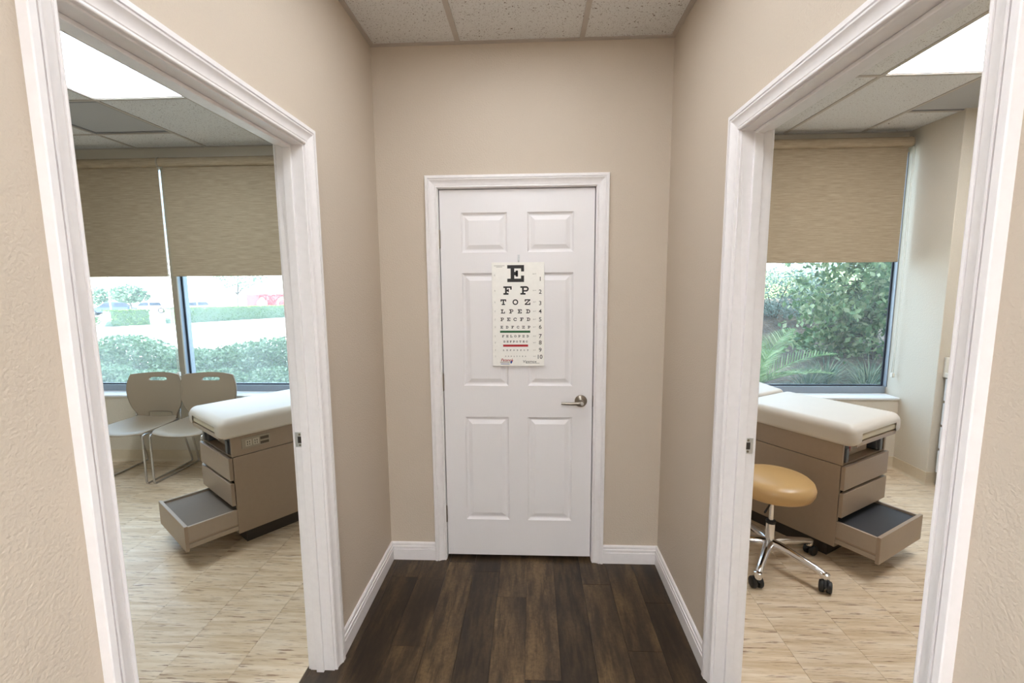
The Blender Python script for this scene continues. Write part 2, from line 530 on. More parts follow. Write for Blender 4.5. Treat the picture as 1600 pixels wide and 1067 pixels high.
for nm, x0, x1 in (('floor_corridor_left', XE, XL - .118), ('floor_corridor_right', XR + .118, XE2)):
    struct(MB().box(x0, x1, YR, YN - .05, -.08, 0).build(nm, 'dark_plank'), 'dark brown plank floor of the cross corridor towards the ' + nm.split('_')[2], 'floor')
def vinyl_floor(name, x0, x1, y0, y1, xs, label, seed):
    f = struct(MB().box(x0, x1, y0, y1, -.08, -.004).build(name, 'floor_joint'), label, 'floor')
    TW, TL = .2965, .61
    full = MB().box(-TW / 2 + .0006, TW / 2 - .0006, -TL / 2 + .0006, TL / 2 - .0006, -.004, 0).mesh('vinyl_tile')
    i0 = math.floor((x0 - xs) / TW); i1 = math.ceil((x1 - xs) / TW)
    for i in range(i0, i1):
        off = (.26, .56)[i % 2] + (.34 if (i // 2) % 2 else 0)
        j0 = math.floor((y0 - off) / TL); j1 = math.ceil((y1 - off) / TL)
        for j in range(j0, j1):
            ax, bx, ay, by = xs + i * TW, xs + (i + 1) * TW, off + j * TL, off + (j + 1) * TL
            cx0, cx1, cy0, cy1 = max(ax, x0), min(bx, x1), max(ay, y0), min(by, y1)
            if cx1 - cx0 < .01 or cy1 - cy0 < .01: continue
            whole = (cx1 - cx0 > TW - 1e-4) and (cy1 - cy0 > TL - 1e-4)
            lc = ((cx0 + cx1) / 2, (cy0 + cy1) / 2, 0)
            if whole: obj('vinyl_tile', full, 'vinyl_tile', f, lc)
            else:
                w, l = (cx1 - cx0) / 2 - .0006, (cy1 - cy0) / 2 - .0006
                MB().box(-w, w, -l, l, -.004, 0).build('vinyl_tile', 'vinyl_tile', f, lc)
    return f
vinyl_floor('floor_left_room', XE, XL - .118, YN, YW, -.92, 'pale streaked vinyl tile floor of the room with two chairs', 1)
vinyl_floor('floor_right_room', XR + .118, XE2, YN, YW, 1.095, 'pale streaked vinyl tile floor of the room with the stool', 2)

# ---------------------------------------------------------------- ceilings with tiles and grid bars
def ceiling(name, x0, x1, y0, y1, xs, rows_of, label, skip=()):
    """xs: grid lines along y; rows_of(i): grid lines across column i"""
    c = struct(MB().box(x0, x1, y0, y1, H + .03, H + .08).build(name, 'dark_plenum'), label, 'ceiling')
    xs = [x0] + [x for x in xs if x0 + .02 < x < x1 - .02] + [x1]
    bw = .012
    for i in range(len(xs) - 1):
        ys = [y0] + [y for y in rows_of(i, xs[i]) if y0 + .02 < y < y1 - .02] + [y1]
        for j in range(len(ys) - 1):
            cx, cy = (xs[i] + xs[i + 1]) / 2, (ys[j] + ys[j + 1]) / 2
            if not any(abs(cx - sx) < .2 and abs(cy - sy) < .2 for sx, sy in skip):
                w, l = (xs[i + 1] - xs[i]) / 2 - .002, (ys[j + 1] - ys[j]) / 2 - .002
                MB().box(-w, w, -l, l, .004, .018).build('ceiling_tile', 'ceiling_tile', c, (cx, cy, H))
            if 0 < j:
                MB().box(xs[i] + bw, xs[i + 1] - bw, ys[j] - bw, ys[j] + bw, H, H + .004).build('grid_bar', 'grid_metal', c)
        if 0 < i:
            MB().box(xs[i] - bw, xs[i] + bw, y0, y1, H - .0006, H + .004).build('grid_bar', 'grid_metal', c)
    for (a, b_, d, e) in ((x0, x0 + .022, y0, y1), (x1 - .022, x1, y0, y1), (x0 + .022, x1 - .022, y0, y0 + .022), (x0 + .022, x1 - .022, y1 - .022, y1)):
        MB().box(a, b_, d, e, H - .002, H + .0035).build('wall_angle', 'grid_metal', c)
    return c
HALL_L = [(-.061, 1.34), (-.061, -1.30)]
ceiling('ceiling', XL, XR, YR, YB, [-.366, .244], lambda i, x: [-1.91, -.69, .12, .73, 1.95], 'speckled white tile ceiling of the hall with a metal grid', HALL_L)
SIDE_FILL = [(-2.60, -.95), (2.45, -.95)]  # unseen panels added to brighten the hall more evenly
ceiling('ceiling_corridor_left', XE, XL, YR, YN - .1, [-2.905, -2.295], lambda i, x: [-1.56, -.34], 'white tile ceiling of the cross corridor towards the room with two chairs', SIDE_FILL)
ceiling('ceiling_corridor_right', XR, XE2, YR, YN - .1, [2.145, 2.755], lambda i, x: [-1.56, -.34], 'white tile ceiling of the cross corridor towards the room with the stool', SIDE_FILL)
LLX, LLY, RLX, RLY = -2.485, 2.37, 2.335, 2.32
def rows_l(i, x):
    r = [.54, 1.76, 2.98]
    return r + ([3.62] if abs(x + 3.41) < .05 or abs(x + 4.02) < .05 else [])
def rows_r(i, x):
    r = [.49, 1.71, 2.93]
    return r + ([3.54] if abs(x - 2.64) < .05 or x > 3 else [])
ceiling('ceiling_left_room', XE, XLI, YN, 3.99, [-4.02, -3.41, -2.79, -2.18, -1.57, -1.2], rows_l, 'white tile ceiling of the room with two chairs', [(LLX, LLY), (-3.1, 3.3)])
ceiling('ceiling_right_room', XRI, XE2, YN, 3.99, [1.42, 2.03, 2.64, 3.25], rows_r, 'white tile ceiling of the room with the stool', [(RLX, RLY), (2.945, 3.235)])

def troffer(cx, cy, w, l, mat, label):
    r = thing('ceiling_light', label, 'ceiling light', (cx, cy, H))
    b = MB()
    e = .018
    for (a, c, d, f) in ((-w, -w + e, -l, l), (w - e, w, -l, l), (-w + e, w - e, -l, -l + e), (-w + e, w - e, l - e, l)):
        b.box(a, c, d, f, .004, .026)
    b.build('frame', 'grid_metal', r)
    MB().box(-w + e, w - e, -l + e, l - e, .010, .016).build('diffuser', mat, r)
troffer(LLX, LLY, .303, .607, 'room_diffuser', 'glowing white ceiling panel in the room with two chairs')
troffer(RLX, RLY, .303, .607, 'right_room_diffuser', 'glowing white ceiling panel in the room with the stool')
troffer(HALL_L[0][0], HALL_L[0][1], .303, .607, 'hall_diffuser', 'glowing ceiling panel of the hall in front of the open doorways')
troffer(HALL_L[1][0], HALL_L[1][1], .303, .607, 'corridor_diffuser', 'glowing ceiling panel at the rear end of the hall')
troffer(SIDE_FILL[0][0], SIDE_FILL[0][1], .303, .607, 'corridor_diffuser', 'added unseen fill panel in the cross corridor ceiling towards the room with two chairs')
troffer(SIDE_FILL[1][0], SIDE_FILL[1][1], .303, .607, 'corridor_diffuser', 'added unseen fill panel in the cross corridor ceiling towards the room with the stool')
def vent(cx, cy, label):
    r = thing('ceiling_vent', label, 'vent', (cx, cy, H))
    w = .303
    b = MB()
    for (a, c, d, f) in ((-w, -w + .02, -w, w), (w - .02, w, -w, w), (-w + .02, w - .02, -w, -w + .02), (-w + .02, w - .02, w - .02, w)):
        b.box(a, c, d, f, .003, .02)
    b.build('frame', 'vent_grey', r)
    MB().box(-w + .02, w - .02, -w + .02, w - .02, .008, .014).build('perforated_face', 'vent_face', r)
vent(-3.1, 3.3, 'grey perforated ceiling vent in the room with two chairs')
vent(2.945, 3.235, 'grey perforated ceiling vent in the room with the stool')

# ---------------------------------------------------------------- door casings, jambs, baseboards
CAS = [(0, 0), (0, .0075), (.0015, .0100), (.004, .0108), (.0075, .0100), (.0085, .0072), (.0105, .0072), (.012, .0095), (.018, .0100), (.025, .0118), (.033, .0155), (.038, .0195), (.0425, .0200), (.0430, .0150), (.0462, .0150),
       (.0467, .0205), (.0585, .0205), (.0605, .0185), (.0605, 0)]
def casing(parent, s0, s1, zt, fn, mat='trim_white'):
    """three mitred boards around an opening; fn(s, z, v) -> point, v off the wall"""
    paths = {'casing_leg': lambda u: ((s0 - u, 0), (s0 - u, zt + u)), 'casing_head': lambda u: ((s0 - u, zt + u), (s1 + u, zt + u)), 'casing_leg_b': lambda u: ((s1 + u, zt + u), (s1 + u, 0))}
    for nm, pf in paths.items():
        vs, n = [], len(CAS)
        for (u, v) in CAS:
            a, b_ = pf(u)
            vs += [fn(a[0], a[1], v), fn(b_[0], b_[1], v)]
        fs = [(2 * i, 2 * i + 1, (2 * i + 3) % (2 * n), (2 * i + 2) % (2 * n)) for i in range(n)]
        fs += [tuple(2 * i for i in range(n)), tuple(2 * i + 1 for i in range(n))]
        MB().add(vs, fs).build(nm.replace('_b', ''), mat, parent, auto=28)

def jamb_x(name, xh, xr, op, label, strike=True):
    """lining of a doorway in a wall running along y: xh hall face, xr room face"""
    y0, y1, zt = op
    sg = 1 if xr > xh else -1
    j = struct(MB().box(xh, xr, y0 - .019, y0, 0, zt + .019).box(xh, xr, y1, y1 + .019, 0, zt + .019).box(xh, xr, y0, y1, zt, zt + .019).build(name, 'trim_white', bevel=.0015), label, 'door frame')
    xs0, xs1 = xh + sg * .040, xh + sg * .070
    for (a, c) in ((y0, y0 + .011), (y1 - .011, y1)):
        MB().box(xs0, xs1, a, c, 0, zt).build('door_stop', 'trim_white', j, bevel=.002)
    MB().box(xs0, xs1, y0 + .011, y1 - .011, zt - .011, zt).build('door_stop', 'trim_white', j, bevel=.002)
    casing(j, y0 - .005, y1 + .005, zt + .005, lambda s, z, v: (xh - sg * v, s, z))
    casing(j, y0 - .005, y1 + .005, zt + .005, lambda s, z, v: (xr + sg * v, s, z))
    # strike plate on the far jamb
    xc, zc = xr - sg * .020, .975
    sp = MB()
    sp.box(xc - .017, xc + .017, y1 - .0016, y1 + .001, zc - .029, zc - .013).box(xc - .017, xc + .017, y1 - .0016, y1 + .001, zc + .013, zc + .029)
    sp.box(xc - .017, xc - .008, y1 - .0016, y1 + .001, zc - .013, zc + .013).box(xc + .008, xc + .017, y1 - .0016, y1 + .001, zc - .013, zc + .013)
    p = sp.build('strike_plate', 'steel_plate', j)
    MB().box(xc - .008, xc + .008, y1 - .0006, y1 + .001, zc - .013, zc + .013).build('latch_hole', 'toe_black', p)
    for dz in (-.021, .021):
        MB().lathe([(0, -.0022), (.0042, -.0020), (.0046, -.001), (.0046, .001)], 12, (xc, y1, zc + dz), 'y').build('screw', 'nickel', p)
    return j
jamb_x('trim_1', XL, XLI, LO, 'white moulded door frame opening into the room with two chairs')
jamb_x('trim_2', XR, XRI, RO, 'white moulded door frame opening into the room with the stool')
j = struct(MB().box(DX0 - .019, DX0, YB, YB + WT, 0, DTOP + .019).box(DX1, DX1 + .019, YB, YB + WT, 0, DTOP + .019).box(DX0, DX1, YB, YB + WT, DTOP, DTOP + .019).build('trim_3', 'trim_white', bevel=.0015),
           'white moulded frame around the closed panel door', 'door frame')
casing(j, DX0 - .003, DX1 + .003, DTOP + .003, lambda s, z, v: (s, YB - v, z))
b = MB().box(DX0, DX0 + .011, YB + .054, YB + .09, 0, DTOP).box(DX1 - .011, DX1, YB + .054, YB + .09, 0, DTOP).box(DX0, DX1, YB + .054, YB + .09, DTOP - .011, DTOP)
b.build('door_stop', 'trim_white', j)
MB().box(DX1 - .0012, DX1 + .001, YB + .002, YB + .026, .895, .955).build('strike_plate', 'nickel', j)

BASE = [(0, 0), (.0145, 0), (.0145, .062), (.0095, .064), (.0095, .068), (.0135, .070), (.0135, .081), (.0085, .0835), (.0085, .0875), (.0110, .090), (.0100, .099), (.006, .104), (0, .104)]
def baseboard(name, fn0, fn1, label):
    """fn(v, z): end points of the board for an offset v from the wall"""
    n = len(BASE)
    vs = [fn0(v, z) for v, z in BASE] + [fn1(v, z) for v, z in BASE]
    fs = [(i, (i + 1) % n, n + (i + 1) % n, n + i) for i in range(n)] + [tuple(range(n)), tuple(range(n, 2 * n))]
    struct(MB().add(vs, fs).build(name, 'trim_white', auto=28), label, 'baseboard')
baseboard('baseboard_left', lambda v, z: (XL + v, YB - v, z), lambda v, z: (XL + v, LO[1] + .0655, z), 'white grooved baseboard along the left wall of the hall')
baseboard('baseboard_right', lambda v, z: (XR - v, YB - v, z), lambda v, z: (XR - v, RO[1] + .0655, z), 'white grooved baseboard along the right wall of the hall')
baseboard('baseboard_back_left', lambda v, z: (XL + v, YB - v, z), lambda v, z: (DX0 - .0635, YB - v, z), 'short white baseboard on the hinge side of the panel door')
baseboard('baseboard_back_right', lambda v, z: (XR - v, YB - v, z), lambda v, z: (DX1 + .0635, YB - v, z), 'short white baseboard on the handle side of the panel door')
COVE = [(0, 0), (.016, 0), (.012, .004), (.006, .012), (.0035, .022), (.003, .100), (0, .102)]
def cove(name, a, b_, nrm, label, ext0=0, ext1=0):
    a, b_, nrm = Vector(a), Vector(b_), Vector(nrm)
    d = (b_ - a).normalized()
    n = len(COVE)
    vs = [tuple(a + nrm * v + d * (v * ext0)) + (z,) for v, z in COVE] + [tuple(b_ + nrm * v + d * (v * ext1)) + (z,) for v, z in COVE]
    fs = [(i, (i + 1) % n, n + (i + 1) % n, n + i) for i in range(n)] + [tuple(range(n)), tuple(range(n, 2 * n))]
    struct(MB().add(vs, fs).build(name, 'cove_base', auto=30), label, 'baseboard')
cove('baseboard_window_left', (XE, YW), (XLI, YW), (0, -1), 'tan cove base under the window behind two chairs')
cove('baseboard_window_right', (XRI, YW), (XPIER, YW), (0, -1), 'tan cove base under the window beside the pier', 0, -1)
cove('baseboard_pier_side', (XPIER, YW), (XPIER, YPIER), (-1, 0), 'tan cove base along the daylit side of the pier', 1, 1)
cove('baseboard_pier_front', (XPIER, YPIER), (3.084, YPIER), (0, -1), 'tan cove base across the front of the pier', -1, 0)

# ---------------------------------------------------------------- the closed panel door
DF = YB + .016                     # face of the slab
SX0, SX1, SZ0, SZ1 = DX0 + .0045, DX1 - .0045, .022, DTOP - .004
cxs = [(-.3735, -.1315), (-.0265, .2155)]
czs = [(.235, .833), (1.008, 1.618), (1.724, 1.930)]
b = MB()
xs = [SX0, cxs[0][0], cxs[0][1], cxs[1][0], cxs[1][1], SX1]
zs = [SZ0, czs[0][0], czs[0][1], czs[1][0], czs[1][1], czs[2][0], czs[2][1], SZ1]
holes = {(1, 1), (3, 1), (1, 3), (3, 3), (1, 5), (3, 5)}
for i in range(5):
    for k in range(7):
        y0 = DF + (.012 if (i, k) in holes else 0)
        if (i, k) in holes:
            b.box(xs[i], xs[i + 1], DF + .012, DF + .035, zs[k], zs[k + 1])
        else:
            b.box(xs[i], xs[i + 1], DF, DF + .035, zs[k], zs[k + 1])
door = struct(b.build('door_1', 'door_white'), 'closed white six-panel door with a lever handle and an eye chart', 'door')
for (xa, xb) in cxs:
    for (za, zb) in czs:
        loops = []
        for ins, dep in ((0, 0), (.003, .0050), (.010, .0105), (.017, .0112), (.020, .0100), (.040, .0020)):
            loops.append([(xa + ins, DF + dep, za + ins), (xb - ins, DF + dep, za + ins), (xb - ins, DF + dep, zb - ins), (xa + ins, DF + dep, zb - ins)])
        vs = [p for lp in loops for p in lp]
        fs = [(4 * i + k, 4 * i + (k + 1) % 4, 4 * i + 4 + (k + 1) % 4, 4 * i + 4 + k) for i in range(len(loops) - 1) for k in range(4)]
        fs.append(tuple(4 * (len(loops) - 1) + k for k in range(4)))
        me = bpy.data.meshes.new('panel'); me.from_pydata(vs, [], fs); me.update()
        obj('panel', me, 'door_white', door)
for zc in (1.796, 1.030, .270):
    h = MB().lathe([(0, -.049), (.0035, -.049), (.0062, -.046), (.0062, .046), (.0035, .049), (0, .049)], 14, (DX0 + .0005, YB + .009, zc)).build('hinge', 'nickel', door, smooth=False, auto=30)
    MB().box(DX0 - .0005, DX0 + .0045, YB + .008, YB + .018, zc - .044, zc + .044).build('hinge_leaf', 'nickel', h)
HX, HZ = .2615, .926
rose = MB().lathe([(0, 0), (.0330, 0), (.0335, -.004), (.030, -.009), (.020, -.016), (.0125, -.021), (.0115, -.046), (.011, -.050), (0, -.050)], 40, (HX, DF, HZ), 'y').build('handle_rose', 'nickel', door, auto=35)
MB().tube([(HX + .011, DF - .050, HZ), (HX, DF - .052, HZ), (HX - .02, DF - .055, HZ - .001), (HX - .05, DF - .056, HZ - .002), (HX - .108, DF - .050, HZ - .002)], [.0105, .0115, .0095, .0080, .0072], 16).build('lever', 'nickel', rose, auto=45)
MB().lathe([(0, -.0665), (.0075, -.0665), (.0088, -.065), (.0088, -.050), (0, -.050)], 20, (HX + .001, DF, HZ), 'y').build('keyhole_ring', 'steel_plate', rose, auto=40)

# ---------------------------------------------------------------- eye chart on its hook
CX, CZ0, CZ1, CW = -.0755, 1.121, 1.672, .2765
CY = DF - .0135
chart = thing('eye_chart', 'white eye test chart with black letters hanging on the panel door', 'eye chart', (CX, CY, CZ0))
CH = CZ1 - CZ0
bd = MB().box(-CW / 2, CW / 2, 0, .0035, 0, CH).build('board', 'chart_white', chart, bevel=.001)
def rects(letter):
    R_ = {'E': [(0, 4, 5, 5), (0, 0, 5, 1), (1, 1, 2.1, 4), (2.1, 2, 3.1, 3), (2.5, 1.6, 3.2, 3.4), (4.1, 3.1, 5, 4), (4.1, 1, 5, 1.9)],
          'F': [(0, 4, 5, 5), (0, 0, 3.1, 1), (1, 1, 2.1, 4), (2.1, 2, 3.1, 3), (2.6, 1.6, 3.3, 3.4), (4.1, 3, 5, 4)],
          'P': [(0, 4, 3.6, 5), (0, 0, 3.1, 1), (1, 1, 2.1, 4), (2.1, 1.8, 3.6, 2.7)],
          'T': [(0, 4, 5, 5), (0, 3, .9, 4), (4.1, 3, 5, 4), (2, 1, 3.1, 4), (1, 0, 4, 1)],
          'O': [], 'C': [(3.9, 3.0, 4.7, 4.4), (3.9, .6, 4.7, 1.6)],
          'Z': [(0, 4, 5, 5), (0, 0, 5, 1), (0, 3, .9, 4), (4.1, 1, 5, 2)],
          'L': [(0, 4, 3.1, 5), (1, 1, 2.1, 4), (0, 0, 5, 1), (4.1, 1, 5, 2.2)],
          'D': [(0, 4, 2.5, 5), (0, 0, 2.5, 1), (1, 1, 2.1, 4)]}[letter]
    arcs = {'O': [(2.5, 2.5, 2.5, 1.5, 0, 360)], 'C': [(2.5, 2.5, 2.5, 1.5, 40, 320)], 'D': [(2.5, 2.5, 2.5, 1.5, -90, 90)], 'P': [(3.4, 3.4, 1.6, .68, -90, 90)]}.get(letter, [])
    polys = [[(a, b_), (c, b_), (c, d), (a, d)] for a, b_, c, d in R_]
    if letter == 'Z': polys.append([(0.2, 1), (1.5, 1), (4.8, 4), (3.5, 4)])
    for (cx, cy, ro, ri, a0, a1) in arcs:
        n = 20
        for i in range(n):
            t0, t1 = math.radians(a0 + (a1 - a0) * i / n), math.radians(a0 + (a1 - a0) * (i + 1) / n)
            polys.append([(cx + ri * math.cos(t0), cy + ri * math.sin(t0)), (cx + ro * math.cos(t0), cy + ro * math.sin(t0)), (cx + ro * math.cos(t1), cy + ro * math.sin(t1)), (cx + ri * math.cos(t1), cy + ri * math.sin(t1))])
    return polys
# chart coordinates: u, w from the photo's crop of the board (0..1 across, 0..1 down)
def cu(px): return -CW / 2 + CW * (px - 98) / (563 - 98)
def cz(py): return CH * (1 - (py - 74) / (998 - 74))
ROWS = [('E', [310], 172, 148), ('FP', [237, 388], 320, 74), ('TOZ', [199, 306, 414], 423, 50), ('LPED', [194, 269, 344, 419], 505, 36), ('PECFD', [187, 245, 303, 362, 422], 576, 30),
        ('EDFCZP', [182, 231, 280, 329, 377, 427], 646, 23), ('FELOPZD', [194, 232, 267, 304, 340, 377, 415], 727, 20), ('DEFPOTEC', [205, 234, 262, 291, 318, 348, 378, 407], 776, 17),
        ('LEFODPCT', [198, 229, 260, 291, 322, 353, 384, 415], 854, 12), ('FDPLTCEO', [216, 241, 266, 292, 317, 342, 368, 394], 909, 9)]
for word, xs_, yc, hh in ROWS:
    s = hh * (CH / (998 - 74)) / 5
    for ch, px in zip(word, xs_):
        b = MB()
        for poly in rects(ch):
            b.add([((x - 2.5) * s, 0, (y - 2.5) * s) for x, y in poly], [tuple(range(len(poly)))])
        me = bpy.data.meshes.new('letter'); me.from_pydata(b.v, [], b.f); me.update()
        obj('letter', me, 'ink_black', bd, (cu(px), -.0004, cz(yc)))
def bar(x0, x1, y0, y1, mat, name):
    MB().box(cu(x0), cu(x1), -.0005, 0, cz(y1), cz(y0)).build(name, mat, bd)
bar(167, 438, 677, 696, 'ink_green', 'green_bar')
bar(193, 418, 803, 822, 'ink_red', 'red_bar')
def text(body, px, py, size, mat, name='print', align='CENTER', shear=0, bold=0, sx=1.0):
    cv = bpy.data.curves.new(name, 'FONT')
    cv.body = body; cv.size = size; cv.align_x = align; cv.align_y = 'CENTER'; cv.shear = shear; cv.offset = bold
    cv.resolution_u = 3
    to = bpy.data.objects.new(name, cv)
    COL.objects.link(to)
    bpy.context.view_layer.update()
    me = bpy.data.meshes.new_from_object(to)
    bpy.data.objects.remove(to)
    me.transform(Matrix.Rotation(PI / 2, 4, 'X') @ Matrix.Diagonal((sx, 1, 1, 1)))
    me.materials.clear()
    return obj(name, me, mat, bd, (cu(px), -.0004, cz(py)))
nums = [(222, '1'), (334, '2'), (434, '3'), (507, '4'), (579, '5'), (646, '6'), (729, '7'), (787, '8'), (853, '9'), (916, '10')]
ft = ['200', '100', '70', '50', '40', '30', '25', '20', '15', '10']
lefty = [186, 321, 423, 504, 577, 645, 727, 785, 854, 910]
righty = [176, 321, 423, 505, 577, 645, 727, 786, 854, 910]
for (py, s_), f_, ly, ry in zip(nums, ft, lefty, righty):
    text(s_, 527 if s_ != '10' else 522, py, .031, 'ink_black', 'row_number', bold=.0003)
    text('20\n' + f_, 123, ly, .0052, 'ink_grey', 'acuity_print')
    text(f_ + ' FT', 476, ry, .0072, 'ink_grey', 'distance_print')
text('Patanol', 222, 944, .0205, 'ink_brand_red', 'brand_print', shear=.25, bold=.0003)
text('Vigamox', 431, 957, .0200, 'ink_black', 'brand_print', shear=.15, sx=1.05)
for (x0, x1, y0, y1, mt) in ((165, 255, 958, 961, 'ink_grey'), (165, 250, 966, 969, 'ink_grey'), (170, 250, 977, 982, 'ink_blue'), (414, 520, 970, 973, 'ink_grey'), (118, 213, 101, 104, 'ink_grey'), (138, 192, 112, 115, 'ink_grey')):
    bar(x0, x1, y0, y1, mt, 'fine_print')
MB().prism([(262, 948), (276, 956), (272, 970), (262, 978), (256, 966)], lambda u, w: (cu(u), -.0006, cz(w)), lambda u, w: (cu(u), 0, cz(w))).build('logo_drop', 'ink_blue', bd)
MB().prism([(254, 966), (262, 955), (284, 940), (276, 960)], lambda u, w: (cu(u), -.0004, cz(w)), lambda u, w: (cu(u), 0, cz(w))).build('logo_swoosh', 'ink_brand_red', bd)
MB().tube([(0.004, .002, CH - .010), (.004, .0015, CH + .004), (.004, -.002, CH + .009)], .0009, 6).build('hanging_wire', 'nickel', chart)
hk = thing('adhesive_hook', 'small clear adhesive hook holding the eye chart', 'hook', (CX + .004, DF, CZ1 + .004))
MB().box(-.006, .006, -.002, 0, -.002, .036).build('backing_strip', 'clear_plastic', hk, bevel=.002)
MB().tube([(0, -.002, .022), (0, -.007, .012), (0, -.014, .005), (0, -.017, .009)], .0022, 8).build('hook_arm', 'clear_plastic', hk, smooth=True)

# ---------------------------------------------------------------- windows
def window(name, x0, x1, mull, label, gm='window_glass'):
    r = struct(MB().box(x0, x1, 3.985, 4.085, SILL, SILL + .058).build(name, 'aluminium', bevel=.003), label, 'window')
    MB().box(x0, x1, 3.985, 4.085, 2.585, 2.655).build('head_rail', 'aluminium', r)
    posts = [(x0, x0 + .03)] + [(c - .024, c + .024) for c in mull] + [(x1 - .008, x1)]
    for i, (a, c) in enumerate(posts):
        p = MB().box(a, c, 3.97, 4.085 if 0 < i < len(posts) - 1 else 4.03, SILL + .0585, 2.5845).build('mullion' if 0 < i < len(posts) - 1 else 'side_frame', 'aluminium', r)
        if 0 < i < len(posts) - 1:
            MB().box(a - .001, c + .001, 3.955, 3.9698, SILL + .001, 2.5845).build('mullion_cover', 'beige_metal', p)
    for (a, c) in zip(posts[:-1], posts[1:]):
        g0, g1 = a[1], c[0]
        p = MB().box(g0 + .008, g1 - .008, YG, YG + .006, SILL + .066, 2.577).build('pane', gm, r)
        g = MB()
        for (u, v_, w, z) in ((g0, g0 + .012, SILL + .059, 2.584), (g1 - .012, g1, SILL + .059, 2.584), (g0 + .012, g1 - .012, SILL + .059, SILL + .069), (g0 + .012, g1 - .012, 2.574, 2.584)):
            g.box(u, v_, YG - .012, YG - .0005, w, z)
        g.build('gasket', 'gasket', p)
    return r
window('window_1', XE, XLI, [-3.172, -1.35], 'wide aluminium window behind two chairs, looking onto shrubs and a parking lot', 'hazy_glass')
window('window_2', XRI, XPIER, [], 'aluminium window beside the pier, looking onto a leafy garden')

def blind(x0, x1, zb, top, label, chain_x, chain_z, group=None):
    r = thing('roller_blind', label, 'blind', ((x0 + x1) / 2, 3.90, zb), 0, group)
    w = (x1 - x0) / 2
    zt = top - zb
    # fabric covered valance with rounded belly
    prof = [(.06, .072), (-.02, .072), (-.034, .060), (-.040, .042), (-.040, .022), (-.034, .006), (-.024, 0), (.06, 0)]
    MB().prism(prof, lambda y, z: (-w - .012, y, zt - .04 + z), lambda y, z: (w + .012, y, zt - .04 + z)).build('valance', 'blind_fabric', r, auto=50)
    for s in (-1, 1):
        MB().prism([(y * 1.06 - .001, (z - .036) * 1.08 + .036) for y, z in prof], lambda y, z: (s * (w + .012), y, zt - .04 + z), lambda y, z: (s * (w + .018), y, zt - .04 + z)).build('end_cap', 'beige_metal', r, auto=50)
    n = 24
    vs = [(x, .004 * math.sin(i * .3) * 0 + dy, z) for i in range(2) for (x, dy, z) in ((-w, .0, 0), (w, .0, 0), (w, .0, zt), (-w, .0, zt))]
    MB().box(-w, w, 0, .0022, .024, zt - .038).build('fabric', 'blind_fabric', r)
    MB().box(-w, w, -.004, .0062, 0, .024).build('hem_bar', 'blind_fabric', r, bevel=.003)
    cx = chain_x - (x0 + x1) / 2
    cz_ = chain_z - zb
    ch = MB()
    for dx in (-.006, .006):
        pts = [(cx + dx, -.02 + .004 * math.sin(i * .9), zt - .03 + (cz_ - zt + .03) * i / 8) for i in range(9)]
        ch.tube(pts, .0022, 6)
    ch.build('pull_chain', 'chain_white', r, smooth=True)
    MB().box(cx - .011, cx + .011, -.032, -.006, cz_ - .034, cz_ + .004).build('chain_holder', 'chain_white', r, bevel=.004)
    return r
blind(-4.45, -3.168, 1.645, 2.602, 'half-lowered woven beige roller blind above the chair nearer the outer side wall', -3.150, .80)
blind(-3.131, -1.10, 1.645, 2.602, 'half-lowered woven beige roller blind above the chair beside the exam table', -1.08, .80)
blind(.92, 2.958, 1.713, 2.645, 'half-lowered woven beige roller blind beside the pale pier', 2.990, .80)

# ---------------------------------------------------------------- exam tables
def rounded_slab(x0, x1, y0, y1, z0, z1, r=.02, cr=.03, n=5):
    """a padded slab: rounded corners in plan and a round edge, one closed mesh"""
    def ring(inset, z):
        pts = []
        c = max(cr - inset * .3, .004)
        for (cx, cy, a0) in ((x1 - inset - c, y1 - inset - c, 0), (x0 + inset + c, y1 - inset - c, 90), (x0 + inset + c, y0 + inset + c, 180), (x1 - inset - c, y0 + inset + c, 270)):
            for k in range(n + 1):
                a = math.radians(a0 + 90 * k / n)
                pts.append((cx + c * math.cos(a), cy + c * math.sin(a), z))
        return pts
    rings = []
    for k in range(n + 1):
        a = PI / 2 * k / n
        rings.append(ring(r * (1 - math.sin(a)), z0 + r * (1 - math.cos(a))))
    for k in range(n + 1):
        a = PI / 2 * k / n
        rings.append(ring(r * (1 - math.cos(a)), z1 - r + r * math.sin(a)))
    N = len(rings[0])
    vs = [p for rg in rings for p in rg]
    fs = [(i * N + k, i * N + (k + 1) % N, (i + 1) * N + (k + 1) % N, (i + 1) * N + k) for i in range(len(rings) - 1) for k in range(N)]
    fs += [tuple(range(N - 1, -1, -1)), tuple((len(rings) - 1) * N + k for k in range(N))]
    return MB().add(vs, fs)

